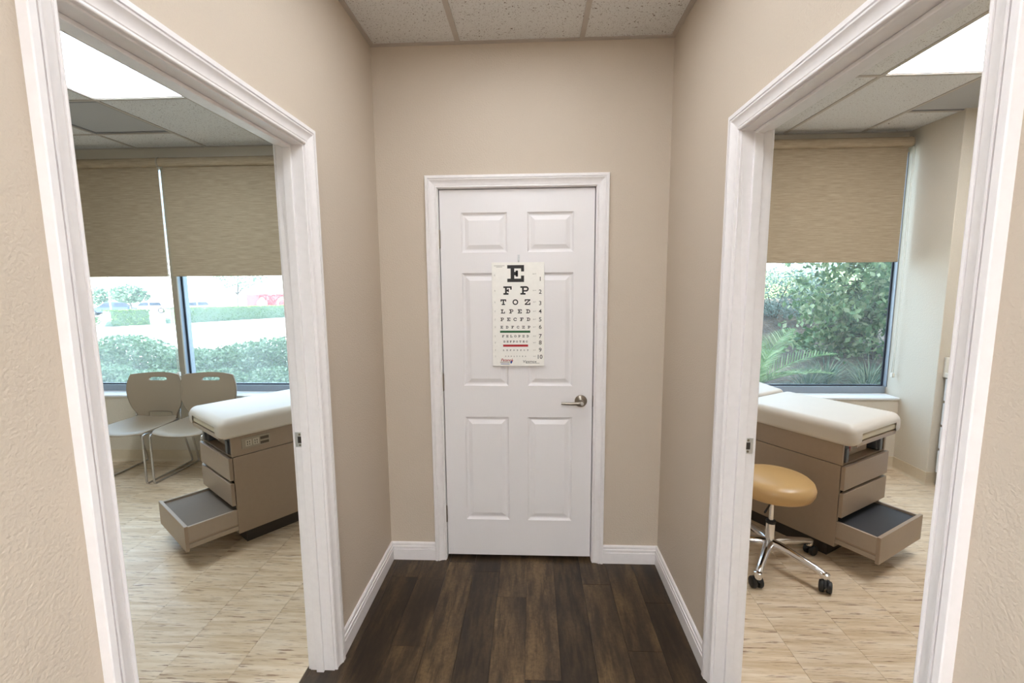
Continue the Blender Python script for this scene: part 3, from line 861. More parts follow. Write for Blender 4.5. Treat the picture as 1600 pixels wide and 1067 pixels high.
def exam_table(K, th, sgn, step, mat_mat, label, outlet):
    W2, LB = .2475, 1.12
    e2 = Vector((math.cos(th), math.sin(th)))
    e1 = Vector((-e2.y, e2.x)) * sgn
    c = Vector(K) + e1 * W2
    r = thing('exam_table', label, 'exam table', (c.x, c.y, 0), th - PI / 2)
    # lower cabinet, as panels so that the drawer bay is hollow
    bd = MB().box(-W2, -W2 + .018, 0, LB, .09, .561).box(W2 - .018, W2, 0, LB, .09, .561).box(-W2 + .018, W2 - .018, .40, LB, .09, .561)
    bd.box(-W2 + .018, W2 - .018, 0, .40, .09, .105).box(-W2 + .018, W2 - .018, 0, .40, .545, .561)
    body = bd.build('cabinet_body', 'laminate', r, bevel=.0015)
    MB().box(-W2 + .018, W2 - .018, .030, .036, .251, .545).build('bay_shade', 'recess_shade', body)  # dark sheet standing in for shade between the drawer fronts
    MB().box(-W2 + .045, W2 - .045, .055, LB - .05, 0, .0895).build('toe_kick', 'toe_black', r)
    # upper band with the open stirrup bay in front
    ub = MB().box(-W2, -W2 + .018, -.004, LB, .565, .684).box(W2 - .018, W2, -.004, LB, .565, .684).box(-W2 + .018, W2 - .018, .26, LB, .565, .684)
    ub.box(-W2 + .018, W2 - .018, -.004, .26, .565, .571)
    ub = ub.build('upper_band', 'laminate', r, bevel=.0015)
    MB().box(-W2 + .024, W2 - .024, -.057, .02, .680, .704).build('front_rail', 'laminate_edge', r, bevel=.003)
    cp = MB().box(-.135, .135, .045, .065, .572, .676).build('control_panel', 'laminate_edge', r, bevel=.002)
    MB().box(-.092 + (.0 if sgn < 0 else .17), -.062 + (.0 if sgn < 0 else .17), .041, .045, .596, .632).build('red_switch', 'red_switch', cp, bevel=.002)
    MB().box(-.03, .06, .043, .045, .622, .634).build('control_label', 'outlet_beige', cp)
    for i in range(4):
        MB().lathe([(0, -.003), (.004, -.003), (.004, 0)], 10, (-.02 + .02 * i, .045, .604), 'y').build('button', 'steel_plate', cp)
    for sx in (-1, 1):
        st = MB().box(sx * .192 - .032, sx * .192 + .030, .002, .13, .5715, .664).build('stirrup', 'stirrup_grey', r, bevel=.008)
        MB().box(sx * .192 - .026, sx * .192 + .002, -.010, .003, .576, .656).build('stirrup_pad', 'stirrup_face', st, bevel=.003)
        MB().tube([(sx * .192, .13, .61), (sx * .192, .24, .61)], .010, 8).build('stirrup_rod', 'chrome', st)
    # two closed drawers and the pulled step drawer
    for (z0, z1) in ((.4255, .5605), (.2705, .4075)):
        d = MB().box(-W2 - .001, W2 + .001, -.024, -.004, z0, z1).build('drawer', 'laminate', r, bevel=.002)
        MB().box(-W2 + .030, W2 - .030, -.004, .028, z0 + .01, z1 - .03).build('drawer_box', 'recess_shade', d)
    d = MB().box(-W2 - .001, W2 + .001, -step, -step + .018, .100, .2465).build('step_drawer', 'laminate', r, bevel=.002)
    MB().box(-W2 + .004, -W2 + .018, -step + .0185, .36, .150, .240).box(W2 - .018, W2 - .004, -step + .0185, .36, .150, .240).build('step_side', 'laminate_edge', d, bevel=.002)
    MB().box(-W2 + .010, W2 - .010, -step + .0185, .36, .138, .149).build('step_base', 'laminate', d)
    MB().box(-W2 + .006, -W2 + .024, -step + .0185, .36, .112, .1375).box(W2 - .024, W2 - .006, -step + .0185, .36, .112, .1375).build('step_runner', 'laminate_edge', d)
    MB().box(-W2 + .0185, W2 - .0185, -step + .0185, .36, .205, .226).build('step_mat', mat_mat, d)
    # leg rest pad in the slot under the seat section
    rounded_slab(-W2 + .022, W2 - .022, -.060, .30, .708, .747, .015, .016).build('leg_rest_pad', 'pad_vinyl', r, auto=60)
    # upholstered seat section: thick top with two hanging side lips
    XO = W2 + .030
    prof = []
    def arc(cx, cz, rad, a0, a1, n=6):
        for k in range(n + 1):
            a = math.radians(a0 + (a1 - a0) * k / n)
            prof.append((cx + rad * math.cos(a), cz + rad * math.sin(a)))
    zt, zb = .800, .684
    arc(XO - .044, zt - .044, .044, 0, 90)
    arc(-XO + .044, zt - .044, .044, 90, 180)
    arc(-XO + .022, zb + .022, .022, 180, 270)
    arc(-W2 + .014, zb + .008, .008, 270, 360, 3)
    prof.append((-W2 + .022, .753)); prof.append((W2 - .022, .753))
    arc(W2 - .014, zb + .008, .008, 180, 270, 3)
    arc(XO - .022, zb + .022, .022, 270, 360)
    def cush(y0, y1, name, zr0=0.0, slope=0.0, endr=.045):
        stations = []
        for k in range(6):
            a = PI / 2 * k / 5
            stations.append((y0 + endr * (1 - math.cos(a)), endr * (1 - math.sin(a)) * .85))
        stations += [(y0 + (y1 - y0) * f, 0) for f in (.25, .5, .75)]
        for k in range(6):
            a = PI / 2 * (1 - k / 5)
            stations.append((y1 - endr * (1 - math.cos(a)), endr * (1 - math.sin(a)) * .85))
        cxm, czm = 0, .762
        vs, n = [], len(prof)
        for (y, ins) in stations:
            for (x, z) in prof:
                fx = 1 - ins / XO
                z2 = z - ins * (z - .757) / .043 * .9 if z > .757 else (z + ins * .6 if z < .72 else z)
                vs.append((x * fx, y, z2 + zr0 + slope * (y - y0)))
        m_ = len(stations)
        fs = [(i * n + k, i * n + (k + 1) % n, (i + 1) * n + (k + 1) % n, (i + 1) * n + k) for i in range(m_ - 1) for k in range(n)]
        fs += [tuple(range(n - 1, -1, -1)), tuple((m_ - 1) * n + k for k in range(n))]
        return MB().add(vs, fs).build(name, 'cream_vinyl', r, auto=50)
    cush(-.066, .615, 'seat_cushion')
    cush(.620, 1.20, 'back_cushion', .004, .14, .02)
    MB().box(-W2 + .02, W2 - .02, .64, 1.15, .6845, .75).build('back_support', 'laminate', r)
    if outlet:
        op = MB().box(W2 - .001, W2 + .004, .050, .212, .600, .664).build('outlet_panel', 'beige_metal', r, bevel=.002)
        for i in range(2):
            y0 = .072 + .042 * i
            o_ = MB().box(W2 + .004, W2 + .0055, y0, y0 + .034, .612, .650).build('outlet', 'outlet_beige', op, bevel=.001)
            for dy in (.008, .020):
                MB().box(W2 + .0055, W2 + .0060, y0 + dy, y0 + dy + .004, .632, .643).box(W2 + .0055, W2 + .0060, y0 + dy, y0 + dy + .004, .618, .627).build('outlet_slot', 'ink_black', o_)
        for (z0, z1) in ((.633, .651), (.606, .622)):
            MB().box(W2 + .004, W2 + .0046, .155, .204, z0, z1).build('warning_label', 'label_dark', op)
    return r
exam_table((-1.7508, 2.4974), .9247, 1, .268, 'step_mat_sheen', 'taupe exam table with a power outlet, cream padded top and pulled-out step', True)
exam_table((1.6783, 2.4693), 2.1276, -1, .210, 'step_mat_dark', 'taupe exam table behind the tan stool, cream padded top and pulled-out step', False)

# ---------------------------------------------------------------- stacking chairs with sled frames
def chair(cx, cy, label, group):
    r = thing('side_chair', label, 'chair', (cx, cy, 0), 0, group)
    # local: front is -y. seat shell
    def shell(grid, name, th):
        nu, nv = len(grid[0]), len(grid)
        me = MB().add([p for row in grid for p in row], [(j * nu + i, j * nu + i + 1, (j + 1) * nu + i + 1, (j + 1) * nu + i) for j in range(nv - 1) for i in range(nu - 1)])
        return me
    g = []
    for j in range(9):
        t_ = j / 8
        y = -.235 + .435 * t_
        w = .205 + .030 * math.sin(PI * min(1, t_ * 1.0) ** .8) if t_ < .75 else .232 - .06 * ((t_ - .75) / .25)
        row = []
        for i in range(13):
            s = -1 + 2 * i / 12
            z = .425 + .012 * s * s - .018 * math.sin(PI * t_) * (1 - s * s)
            if t_ < .2: z -= .022 * ((.2 - t_) / .2) ** 2
            if t_ > .8: z += .02 * ((t_ - .8) / .2) ** 2
            yy = y + (.035 * s * s if t_ < .3 else 0) * (1 - t_ / .3)
            row.append((s * w, yy, z))
        g.append(row)
    s_ = shell(g, 'seat', .008).build('seat', 'chair_plastic', r, smooth=True)
    md = s_.modifiers.new('thick', 'SOLIDIFY'); md.thickness = .012; md.offset = -1
    md = s_.modifiers.new('sub', 'SUBSURF'); md.levels = 1; md.render_levels = 1
    # backrest: cells of a grid, leaving out the hand hole and the slot above the seat
    us = [-1, -.86, -.72, -.46, -.24, 0, .24, .40, .46, .72, .86, 1]
    us = [-1, -.88, -.74, -.5, -.34, -.18, 0, .18, .34, .5, .74, .88, 1]
    hs = [0, .055, .085, .14, .20, .25, .295, .318, .345, .372, .386]
    def bp(u, h):
        f = h / .386
        w = .172 + .078 * math.sin(min(1, f / .66) * PI / 2) - (.036 * ((f - .66) / .34) ** 2 if f > .66 else 0)
        if h < .06: w = .172 + .01 * h / .06
        top = .386 + .012 * (1 - u * u)
        z = .422 + h * (top / .386)
        y = .195 + .045 * f - .030 * math.sin(f * PI) * .6 - .055 * u * u * (.35 + .65 * f) + .02
        return (u * w, y, z)
    vs = [bp(u, h) for h in hs for u in us]
    nu = len(us)
    fs = []
    for j in range(len(hs) - 1):
        for i in range(nu - 1):
            um = (us[i] + us[i + 1]) / 2
            if hs[j] == .318 and -.34 < um < .34: continue
            if j == 0 and -.5 < um < .74: continue
            if j == 0 and um > .88: pass
            fs.append((j * nu + i, j * nu + i + 1, (j + 1) * nu + i + 1, (j + 1) * nu + i))
    me = bpy.data.meshes.new('backrest'); me.from_pydata(vs, [], fs)
    bm = bmesh.new(); bm.from_mesh(me)
    bmesh.ops.delete(bm, geom=[v_ for v_ in bm.verts if not v_.link_faces], context='VERTS')
    bm.to_mesh(me); bm.free()
    me.polygons.foreach_set('use_smooth', [True] * len(me.polygons)); me.update()
    bo = obj('backrest', me, 'chair_plastic', r)
    md = bo.modifiers.new('sub', 'SUBSURF'); md.levels = 2; md.render_levels = 2
    md.boundary_smooth = 'PRESERVE_CORNERS'
    md = bo.modifiers.new('thick', 'SOLIDIFY'); md.thickness = .011
    for s in (-1, 1):
        x = s * .208
        def smoothpath(pts, rad=.03, n=5):
            out = [Vector(pts[0])]
            for a, b_, c in zip(pts[:-2], pts[1:-1], pts[2:]):
                a, b_, c = Vector(a), Vector(b_), Vector(c)
                d1, d2 = (a - b_).normalized(), (c - b_).normalized()
                p0, p1 = b_ + d1 * rad, b_ + d2 * rad
                for k in range(n + 1):
                    q = k / n
                    out.append(p0 * (1 - q) ** 2 + b_ * 2 * q * (1 - q) + p1 * q * q)
            out.append(Vector(pts[-1]))
            return out
        pth = smoothpath([(x * .99, .17, .425), (x * 1.02, .02, .402), (x, -.205, .405), (x, -.21, .0085), (x, .285, .0085), (x * .97, .215, .30), (x * .97, .205, .405), (x * .93, .212, .53)], .022)
        MB().tube(pth, .0075, 10).build('sled_frame', 'tube_steel', r, smooth=True)
    MB().tube([(-.2, .14, .398), (.2, .14, .398)], .007, 8).build('cross_tube', 'tube_steel', r, smooth=True)
    MB().tube([(-.205, -.12, .389), (.205, -.12, .389)], .007, 8).build('cross_tube', 'tube_steel', r, smooth=True)
    return r
chair(-3.262, 3.540, 'taupe plastic side chair with a steel sled frame, set clear of the exam table', None)
chair(-2.785, 3.540, 'taupe plastic side chair with a steel sled frame, partly behind the exam table', None)

# ---------------------------------------------------------------- stool
st = thing('rolling_stool', 'round tan padded stool on a chrome five-star base with casters', 'stool', (1.318, 2.455, 0))
SR = .197
MB().lathe([(0, .414), (SR - .03, .414), (SR - .008, .424), (SR + .002, .444), (SR + .004, .466), (SR - .004, .490), (SR - .020, .504), (SR - .06, .511), (.09, .514), (0, .515)], 56).build('seat', 'tan_vinyl', st, auto=60)
MB().lathe([(0, .400), (.095, .400), (.10, .404), (.10, .4138), (0, .4138)], 32).build('seat_plate', 'rubber', st, auto=40)
MB().lathe([(0, .245), (.0125, .245), (.0125, .400), (0, .400)], 20).build('piston', 'chrome', st, auto=40)
MB().lathe([(0, .236), (.024, .236), (.025, .240), (.025, .252), (.0135, .256), (.0126, .256)], 24).build('collar', 'rubber', st, auto=40)
MB().lathe([(0, .075), (.030, .078), (.034, .10), (.030, .128), (.0235, .145), (.0235, .236), (0, .236)], 28).build('gas_cylinder', 'chrome', st, auto=40)
lv = MB().tube([(-.02, -.04, .396), (-.08, -.12, .392), (-.13, -.18, .388)], .005, 8)
lv.build('height_lever', 'rubber', st, smooth=True)
R5 = .285
a0 = math.atan2(2.222 - 2.455, 1.146 - 1.318)
for k in range(5):
    a = a0 + 2 * PI * k / 5
    ca, sa = math.cos(a), math.sin(a)
    P = lambda d, z: (d * ca, d * sa, z)
    b = MB().tube([P(.012, .118), P(.05, .122), P(.10, .117), P(.17, .104), P(.23, .094), P(.268, .084), P(R5 - .004, .076)], [.029, .026, .0225, .020, .0185, .018, .0175], 14)
    lg = b.build('leg', 'chrome', st, auto=50)
    MB().lathe([(0, .058), (.018, .058), (.0195, .062), (.0195, .090), (.011, .095), (0, .095)], 16, P(R5 - .001, 0)).build('caster_socket', 'chrome', lg, auto=50)
    sw = a + .7 + 1.3 * k
    cs, sn = math.cos(sw), math.sin(sw)
    cc = MB()
    for o_ in (-.0165, .0165):
        # twin wheels on a swivelled axle
        vs, n = [], 24
        prof = [(0, -.0125), (.023, -.0125), (.0285, -.0095), (.0300, -.003), (.0300, .004), (.027, .0100), (.012, .0125), (0, .0125)]
        tmp = MB().lathe(prof, n, (0, 0, 0), 'y')
        vv = [(x - .012, y + o_, z + .030) for x, y, z in tmp.v]
        wv = [(R5 * ca + x * cs - y * sn, R5 * sa + x * sn + y * cs, z) for x, y, z in vv]
        MB().add(wv, tmp.f).build('caster_wheel', 'rubber', lg, auto=45)
    hood = []
    for o_ in (-.005, .005):
        for q in range(9):
            an = math.radians(20 + 160 * q / 8)
            x, z = -.012 + .031 * math.cos(an), .030 + .033 * math.sin(an)
            hood.append((R5 * ca + x * cs - o_ * sn, R5 * sa + x * sn + o_ * cs, z))
    fs = [(q, q + 1, 9 + q + 1, 9 + q) for q in range(8)] + [tuple(range(9)), tuple(range(9, 18)), (0, 8, 17, 9)]
    MB().add(hood, fs).build('caster_fork', 'rubber', lg)

# ---------------------------------------------------------------- base cabinet beyond the pier
cb = thing('base_cabinet', 'white-fronted drawer cabinet standing in front of the pier', 'cabinet', (3.084, 3.05, 0))
MB().box(.0, .58, -.44, .44, .10, .845).build('cabinet_body', 'cabinet_carcass', cb)
MB().box(.06, .56, -.44, .44, 0, .0995).build('toe_kick', 'toe_black', cb)
for (z0, z1) in ((.115, .285), (.303, .468), (.486, .653), (.671, .838)):
    d = MB().box(-.019, -.0005, -.43, .43, z0, z1).build('drawer', 'cabinet_white', cb, bevel=.002)
    MB().tube([(-.03, -.06, z1 - .05), (-.045, -.055, z1 - .05), (-.045, .055, z1 - .05), (-.03, .06, z1 - .05), (-.019, .06, z1 - .05)], .004, 8).build('handle', 'steel_plate', d, smooth=True)
ct = thing('counter', 'pale countertop with a low backsplash against the pier', 'countertop', (3.084, 3.05, .846))
MB().box(-.026, .61, -.46, .434, 0, .038).build('counter_slab', 'counter_top', ct, bevel=.004)
MB().box(-.024, .61, .436, .452, .0, .150).build('backsplash', 'counter_top', ct, bevel=.002)

# ---------------------------------------------------------------- outdoors: ground
def hl(x, y):
    return -.30 if y < 9 else -.30 - .03 * (y - 9)
def hr(x, y):
    pts = [(4.2, .10), (5.0, .36), (6.5, .66), (8, 1.02), (10, 1.30), (16, 1.62), (30, 2.0), (60, 2.9), (140, 3.0)]
    for (a, za), (b_, zb) in zip(pts[:-1], pts[1:]):
        if y <= b_:
            return za + (zb - za) * max(0, y - a) / (b_ - a)
    return pts[-1][1]
def strip(name, xs_, ys_, hf, mat, label, bump=0):
    nx, ny = len(xs_), len(ys_)
    vs = [(x, y, hf(x, y) + (random.uniform(-bump, bump))) for y in ys_ for x in xs_]
    fs = [(j * nx + i, j * nx + i + 1, (j + 1) * nx + i + 1, (j + 1) * nx + i) for j in range(ny - 1) for i in range(nx - 1)]
    o = MB().add(vs, fs).build(name, mat, smooth=True)
    struct(o, label, 'ground')
    return o
strip('ground_bed', np.linspace(-14, 1.5, 20), np.linspace(4.22, 8.2, 8), hl, 'mulch', 'soil bed under the shrubs outside the chairs\' window', .01)
strip('ground_pavement', np.linspace(-120, 1.5, 20), [8.2, 9, 20, 40, 80, 160], hl, 'concrete', 'sunlit pale pavement beyond the shrubs')
strip('ground_bank', np.linspace(1.5, 16, 40), np.linspace(4.22, 9.5, 20), hr, 'mulch', 'bark mulch bank rising beyond the garden window', .02)
strip('ground_lawn', np.linspace(1.5, 90, 10), [9.5, 10, 16, 30, 60, 140], hr, 'lawn', 'sunlit lawn on the rise beyond the mulch bank')

# ---------------------------------------------------------------- outdoors: plants
def leaves_mesh(name, centers, sizes, up=.35, aspect=.45, hang=0.0):
    """folded diamond leaves, one island each"""
    n = len(centers)
    d = rng.normal(size=(n, 3)); d[:, 2] = d[:, 2] * .7 - hang
    d /= np.linalg.norm(d, axis=1)[:, None]
    nn = rng.normal(size=(n, 3)) * .8 + np.array([0, 0, up * 2])
    side = np.cross(d, nn); side /= np.linalg.norm(side, axis=1)[:, None] + 1e-9
    nn = np.cross(side, d)
    L = sizes[:, None]
    a = centers - d * L * .5
    b_ = centers + d * L * .5
    c = centers + side * L * aspect * .5 + nn * L * .08
    e = centers - side * L * aspect * .5 + nn * L * .08
    vs = np.stack([a, c, b_, e], axis=1).reshape(-1, 3)
    idx = np.arange(n) * 4
    fs = np.concatenate([np.stack([idx, idx + 1, idx + 2], 1), np.stack([idx, idx + 2, idx + 3], 1)])
    me = bpy.data.meshes.new(name)
    me.from_pydata(vs.tolist(), [], fs.tolist())
    me.update()
    return me
def blob_points(n, rx, ry, rz, lumps=9, shell=.40):
    lc = rng.normal(size=(lumps, 3)); lc /= np.linalg.norm(lc, axis=1)[:, None]
    d = rng.normal(size=(n, 3)); d /= np.linalg.norm(d, axis=1)[:, None]
    k = np.max(d @ lc.T, axis=1)
    r = (.80 + .26 * np.clip((k - .6) / .4, 0, 1)) * (shell + (1 - shell) * rng.random(n) ** .5)
    return d * r[:, None] * np.array([rx, ry, rz])
def shrub(x, y, z, rx, ry, rz, n, leaf, mat, label, name='shrub', group=None, cat='shrub', aspect=.5):
    o = thing(name, label, cat, (x, y, z), random.uniform(0, 6), group)
    p = blob_points(n, rx, ry, rz, 14)
    p[:, 2] += rz * .92
    p = p[p[:, 2] > .02]
    obj('foliage', leaves_mesh('foliage', p, leaf * (.7 + .6 * rng.random(len(p))), aspect=aspect), mat, o)
    b = MB()
    for k in range(6):
        a = 2 * PI * k / 6 + random.random()
        q = random.uniform(.3, .6)
        b.tube([(0, 0, -.08), (rx * q * .4 * math.cos(a), ry * q * .4 * math.sin(a), rz * .6), (rx * q * math.cos(a), ry * q * math.sin(a), rz * 1.3)], [.014, .010, .005], 5)
    b.build('stems', 'stem_brown', o)
    return o
GS = 'leafy shrubs outside the window behind the chairs'
for (x, y, top, rr) in ((-7.5, 7.0, .74, .72), (-6.45, 6.9, .84, .78), (-5.45, 6.9, .66, .70), (-4.55, 6.9, .72, .74), (-3.75, 6.8, .84, .76), (-2.95, 6.8, .80, .7)):
    rz = (top - hl(x, y)) / 1.98
    shrub(x, y, hl(x, y), rr, rr * .9, rz, 12000, .06, 'leaf_shrub', 'leafy green shrub in the row backing onto the sunlit pavement', 'leafy_shrub', GS)
for (x, y, top, rr) in ((-5.9, 5.85, .52, .66), (-5.0, 5.75, .50, .66), (-4.15, 5.75, .48, .62), (-3.35, 5.7, .52, .64), (-2.6, 5.7, .5, .6)):
    rz = (top - hl(x, y)) / 1.98
    shrub(x, y, hl(x, y), rr, rr * .85, rz, 10000, .055, 'leaf_shrub', 'low leafy green shrub in the row next to the window glass', 'leafy_shrub', 'low shrubs next to the glass')

def hedge(x0, y0, x1, y1, h, w, n, label, mat='leaf_hedge', leaf=.10):
    z = (hl(x0, y0) + hl(x1, y1)) / 2
    L = math.hypot(x1 - x0, y1 - y0)
    a = math.atan2(y1 - y0, x1 - x0)
    o = thing('clipped_hedge', label, 'hedge', ((x0 + x1) / 2, (y0 + y1) / 2, 0), a)
    u = (rng.random(n) - .5) * L
    v = (rng.random(n) - .5) * w
    q = rng.random(n) * h
    side = rng.random(n)
    v = np.where(side < .5, np.where(rng.random(n) < .5, -w / 2, w / 2), v)
    q = np.where(side >= .5, h - rng.random(n) * .05, q)
    dz = (hl(x1, y1) - hl(x0, y0)) / L
    p = np.stack([u + rng.normal(size=n) * .03, v + rng.normal(size=n) * .03, z + dz * u + q], 1)
    obj('foliage', leaves_mesh('foliage', p, leaf * (.7 + .6 * rng.random(n)), aspect=.6), mat, o)
    w2, l2 = w / 2 - .06, L / 2 - .06
    vs = [(s * l2, t_ * w2, z + dz * s * l2 + k) for k in (-.1, h - .08) for s, t_ in ((-1, -1), (1, -1), (1, 1), (-1, 1))]
    MB().add(vs, [(0, 3, 2, 1), (4, 5, 6, 7), (0, 1, 5, 4), (1, 2, 6, 5), (2, 3, 7, 6), (3, 0, 4, 7)]).build('inner_twigs', 'leaf_far', o)
hedge(-24.2, 29.5, -22.0, 40.5, 1.05, 1.0, 9000, 'long clipped green hedge edging the pavement in front of the red wall')
hedge(-25.8, 26.6, -25.0, 28.6, 1.0, 1.0, 2500, 'short clipped green hedge beside the gap in front of the parked cars')
shrub(-25.9, 25.2, hl(0, 25.2), .8, .8, .5, 1500, .14, 'leaf_hedge', 'small round green shrub at the end of the short hedge', 'round_shrub')

def tree(x, y, z, trunk_h, trunk_r, crown, n, leaf, mat, label, name, lumps=12, shell=.3, hang=0, branches=6, cat='tree', aspect=.5):
    o = thing(name, label, cat, (x, y, z))
    cx, cy, cz_, rx, ry, rz = crown
    b = MB().tube([(0, 0, -.15), (.02, .01, trunk_h * .5), (cx * .3, cy * .3, trunk_h), (cx * .8, cy * .8, cz_ + rz * .4)], [trunk_r, trunk_r * .85, trunk_r * .7, trunk_r * .25], 8)
    b.build('trunk', 'bark', o, smooth=True)
    for k in range(branches):
        a = 2 * PI * k / branches + random.random() * .5
        zz = trunk_h * random.uniform(.7, 1.0)
        q = random.uniform(.5, .9)
        MB().tube([(cx * .25, cy * .25, zz), (cx * .6 + rx * q * .5 * math.cos(a), cy * .6 + ry * q * .5 * math.sin(a), (zz + cz_) / 2 + .1 * rz), (cx + rx * q * math.cos(a), cy + ry * q * math.sin(a), cz_ + rz * random.uniform(-.2, .4))],
                  [trunk_r * .4, trunk_r * .25, trunk_r * .1], 6).build('branch', 'bark', o, smooth=True)
    p = blob_points(n, rx, ry, rz, lumps, shell) + np.array([cx, cy, cz_])
    obj('foliage', leaves_mesh('foliage', p, leaf * (.7 + .6 * rng.random(n)), hang=hang, aspect=aspect), mat, o)
    return o
# far trees beyond the pavement
tree(-40.9, 45.0, hl(0, 45), 1.2, .12, (0, 0, 2.1, 1.8, 1.6, 1.0), 1500, .35, 'leaf_far', 'round green tree standing among the parked cars', 'parking_tree')
tree(-49.5, 50.5, hl(0, 50.5), 1.2, .12, (0, 0, 2.0, 1.3, 1.3, 1.1), 900, .35, 'leaf_far', 'narrow green tree beside the blue parked car', 'parking_tree')
tree(-38.6, 58.5, hl(0, 58.5), 2.6, .16, (.6, 0, 5.0, 3.6, 3.0, 2.0), 900, .45, 'leaf_far', 'thin airy tree in front of the red wall', 'airy_tree', 16, .55)
tree(-78, 90, hl(0, 90), 2.5, .3, (0, 0, 4.4, 5, 4, 2.2), 900, .7, 'leaf_far', 'hazy broad tree far behind the parked cars', 'distant_tree')

# right garden
shrub(4.05, 7.9, hr(4, 7.9) - .05, .95, .75, .46, 9000, .05, 'leaf_silver', 'silvery green shrub on the mulch bank behind the palm', 'silver_shrub', aspect=.35)
shrub(5.6, 8.6, hr(4, 8.6) - .05, .9, .75, .55, 6000, .05, 'leaf_silver', 'silvery green shrub on the mulch bank behind the broad-leaved tree', 'silver_shrub', aspect=.35)
random.seed(21)
gt = thing('garden_tree', 'young broad-leaved tree with a slim grey trunk outside the garden window', 'tree', (4.40, 6.05, hr(0, 6.05)))
MB().tube([(0, 0, -.1), (-.02, 0, .4), (.0, 0, .9), (-.06, .02, 1.5), (-.02, 0, 2.3)], [.045, .04, .036, .03, .02], 10).build('trunk', 'bark', gt, smooth=True)
MB().tube([(-.05, -.05, .0), (-.04, -.05, .8), (-.04, -.05, 1.35)], .012, 6).build('support_stake', 'stem_brown', gt)
MB().lathe([(.050, .60), (.054, .60), (.054, .635), (.050, .635)], 14, (0, -.01, 0)).build('tree_tie', 'rubber', gt)
cen = []
for k in range(64):
    a = random.uniform(0, 2 * PI) if k % 3 == 0 else random.uniform(PI * .70, PI * 1.45)
    z0 = random.uniform(.05, 1.9)
    ln = random.uniform(.5, 1.15)
    pts = [Vector((0, 0, z0))]
    for q in range(1, 6):
        f = q / 5
        pts.append(Vector((math.cos(a) * ln * f, math.sin(a) * ln * .75 * f, z0 + .28 * f - .42 * f * f)))
    MB().tube(pts, [.012, .010, .008, .006, .004, .003], 5).build('branch', 'bark', gt, smooth=True)
    for q in range(120):
        f = random.uniform(.15, 1.05)
        i = min(4, int(f * 5)); g_ = f * 5 - i
        p = pts[i].lerp(pts[i + 1], min(1.1, g_))
        cen.append((p.x + random.gauss(0, .085), p.y + random.gauss(0, .085), p.z - abs(random.gauss(0, .07)) + .02))
cen = np.array(cen)
obj('foliage', leaves_mesh('foliage', cen, .085 * (.6 + .7 * rng.random(len(cen))), hang=.9, aspect=.62), 'leaf_tree', gt)

def frond_plant(x, y, z, fr, label):
    o = thing('feather_palm', label, 'palm', (x, y, z))
    MB().lathe([(0, -.08), (.06, -.08), (.075, .0), (.055, .08), (.02, .11), (0, .11)], 12).build('crown_base', 'stem_brown', o, smooth=True)
    for (az, ln, el, droop) in fr:
        ca, sa = math.cos(az), math.sin(az)
        pts = []
        for i in range(13):
            f = i / 12
            e = el - droop * f
            rr_ = ln * f * math.cos(el - droop * f * .5)
            zz = ln * f * math.sin(el - droop * f * .5)
            pts.append(Vector((rr_ * ca, rr_ * sa, zz + .05)))
        fo = MB().tube(pts, [.007 - .0004 * i for i in range(13)], 5).build('frond', 'leaf_palm', o, smooth=True)
        b = MB()
        for i in range(2, 31):
            f = i / 31
            k = f * 12; q = min(11, int(k))
            p = pts[q].lerp(pts[q + 1], k - q)
            d = (pts[q + 1] - pts[q]).normalized()
            for s in (-1, 1):
                sd = Vector((-sa, ca, 0)) * s
                up = d.cross(sd) * s
                if up.z < 0: up = -up
                dirn = (sd * .75 + d * .75 + up * .25).normalized()
                LL = ln * .30 * math.sin(PI * (.12 + .86 * f)) + .03
                wv = d * .0075
                tip = p + dirn * LL + Vector((0, 0, -.03 * LL / .2))
                mid = p + dirn * LL * .5
                b.add([p - wv, p + wv, mid + wv * .9, mid - wv * .9, tip], [(0, 1, 2, 3), (3, 2, 4)])
        b.build('leaflets', 'leaf_palm', fo)
frond_plant(2.44, 5.05, hr(0, 5.05), [(.5, .85, 1.25, .9), (1.3, .8, 1.2, .7), (.12, 1.0, .75, .8), (-.3, .75, .6, .7), (2.2, .8, 1.1, .8), (3.2, .9, .9, .9), (4.2, .6, .9, .8), (.85, .75, .85, .8), (5.2, .6, .8, .8)], 'feathery green palm on the mulch close to the window glass')
def strap_clump(x, y, z, n, ln, label):
    o = thing('strap_grass', label, 'ornamental grass', (x, y, z), 0, 'strap-leaved clumps on the mulch bank')
    b = MB()
    for k in range(n):
        a = random.uniform(0, 2 * PI); L = ln * random.uniform(.6, 1.1); e = random.uniform(.6, 1.45); dr = random.uniform(.3, 1.1)
        ca, sa = math.cos(a), math.sin(a)
        vs = []
        for i in range(5):
            f = i / 4
            rr_ = L * f * math.cos(e - dr * f * .6); zz = L * f * math.sin(e - dr * f * .6)
            w = .0085 * (1 - f * .9)
            bx, by = random.gauss(0, .0), 0
            vs += [(rr_ * ca - sa * w + ca * .02, rr_ * sa + ca * w + sa * .02, zz), (rr_ * ca + sa * w + ca * .02, rr_ * sa - ca * w + sa * .02, zz)]
        b.add(vs, [(2 * i, 2 * i + 1, 2 * i + 3, 2 * i + 2) for i in range(4)])
    b.build('blades', 'leaf_strap', o)
    MB().lathe([(0, -.05), (.035, -.05), (.04, .0), (.02, .03), (0, .03)], 10).build('crown', 'stem_brown', o, smooth=True)
for (x, y) in ((2.98, 5.0), (3.30, 5.2), (3.52, 4.9), (3.76, 5.2), (4.02, 4.95)):
    strap_clump(x, y, hr(0, y), 200, .40, 'strappy green grass clump on the mulch bank near the window glass')

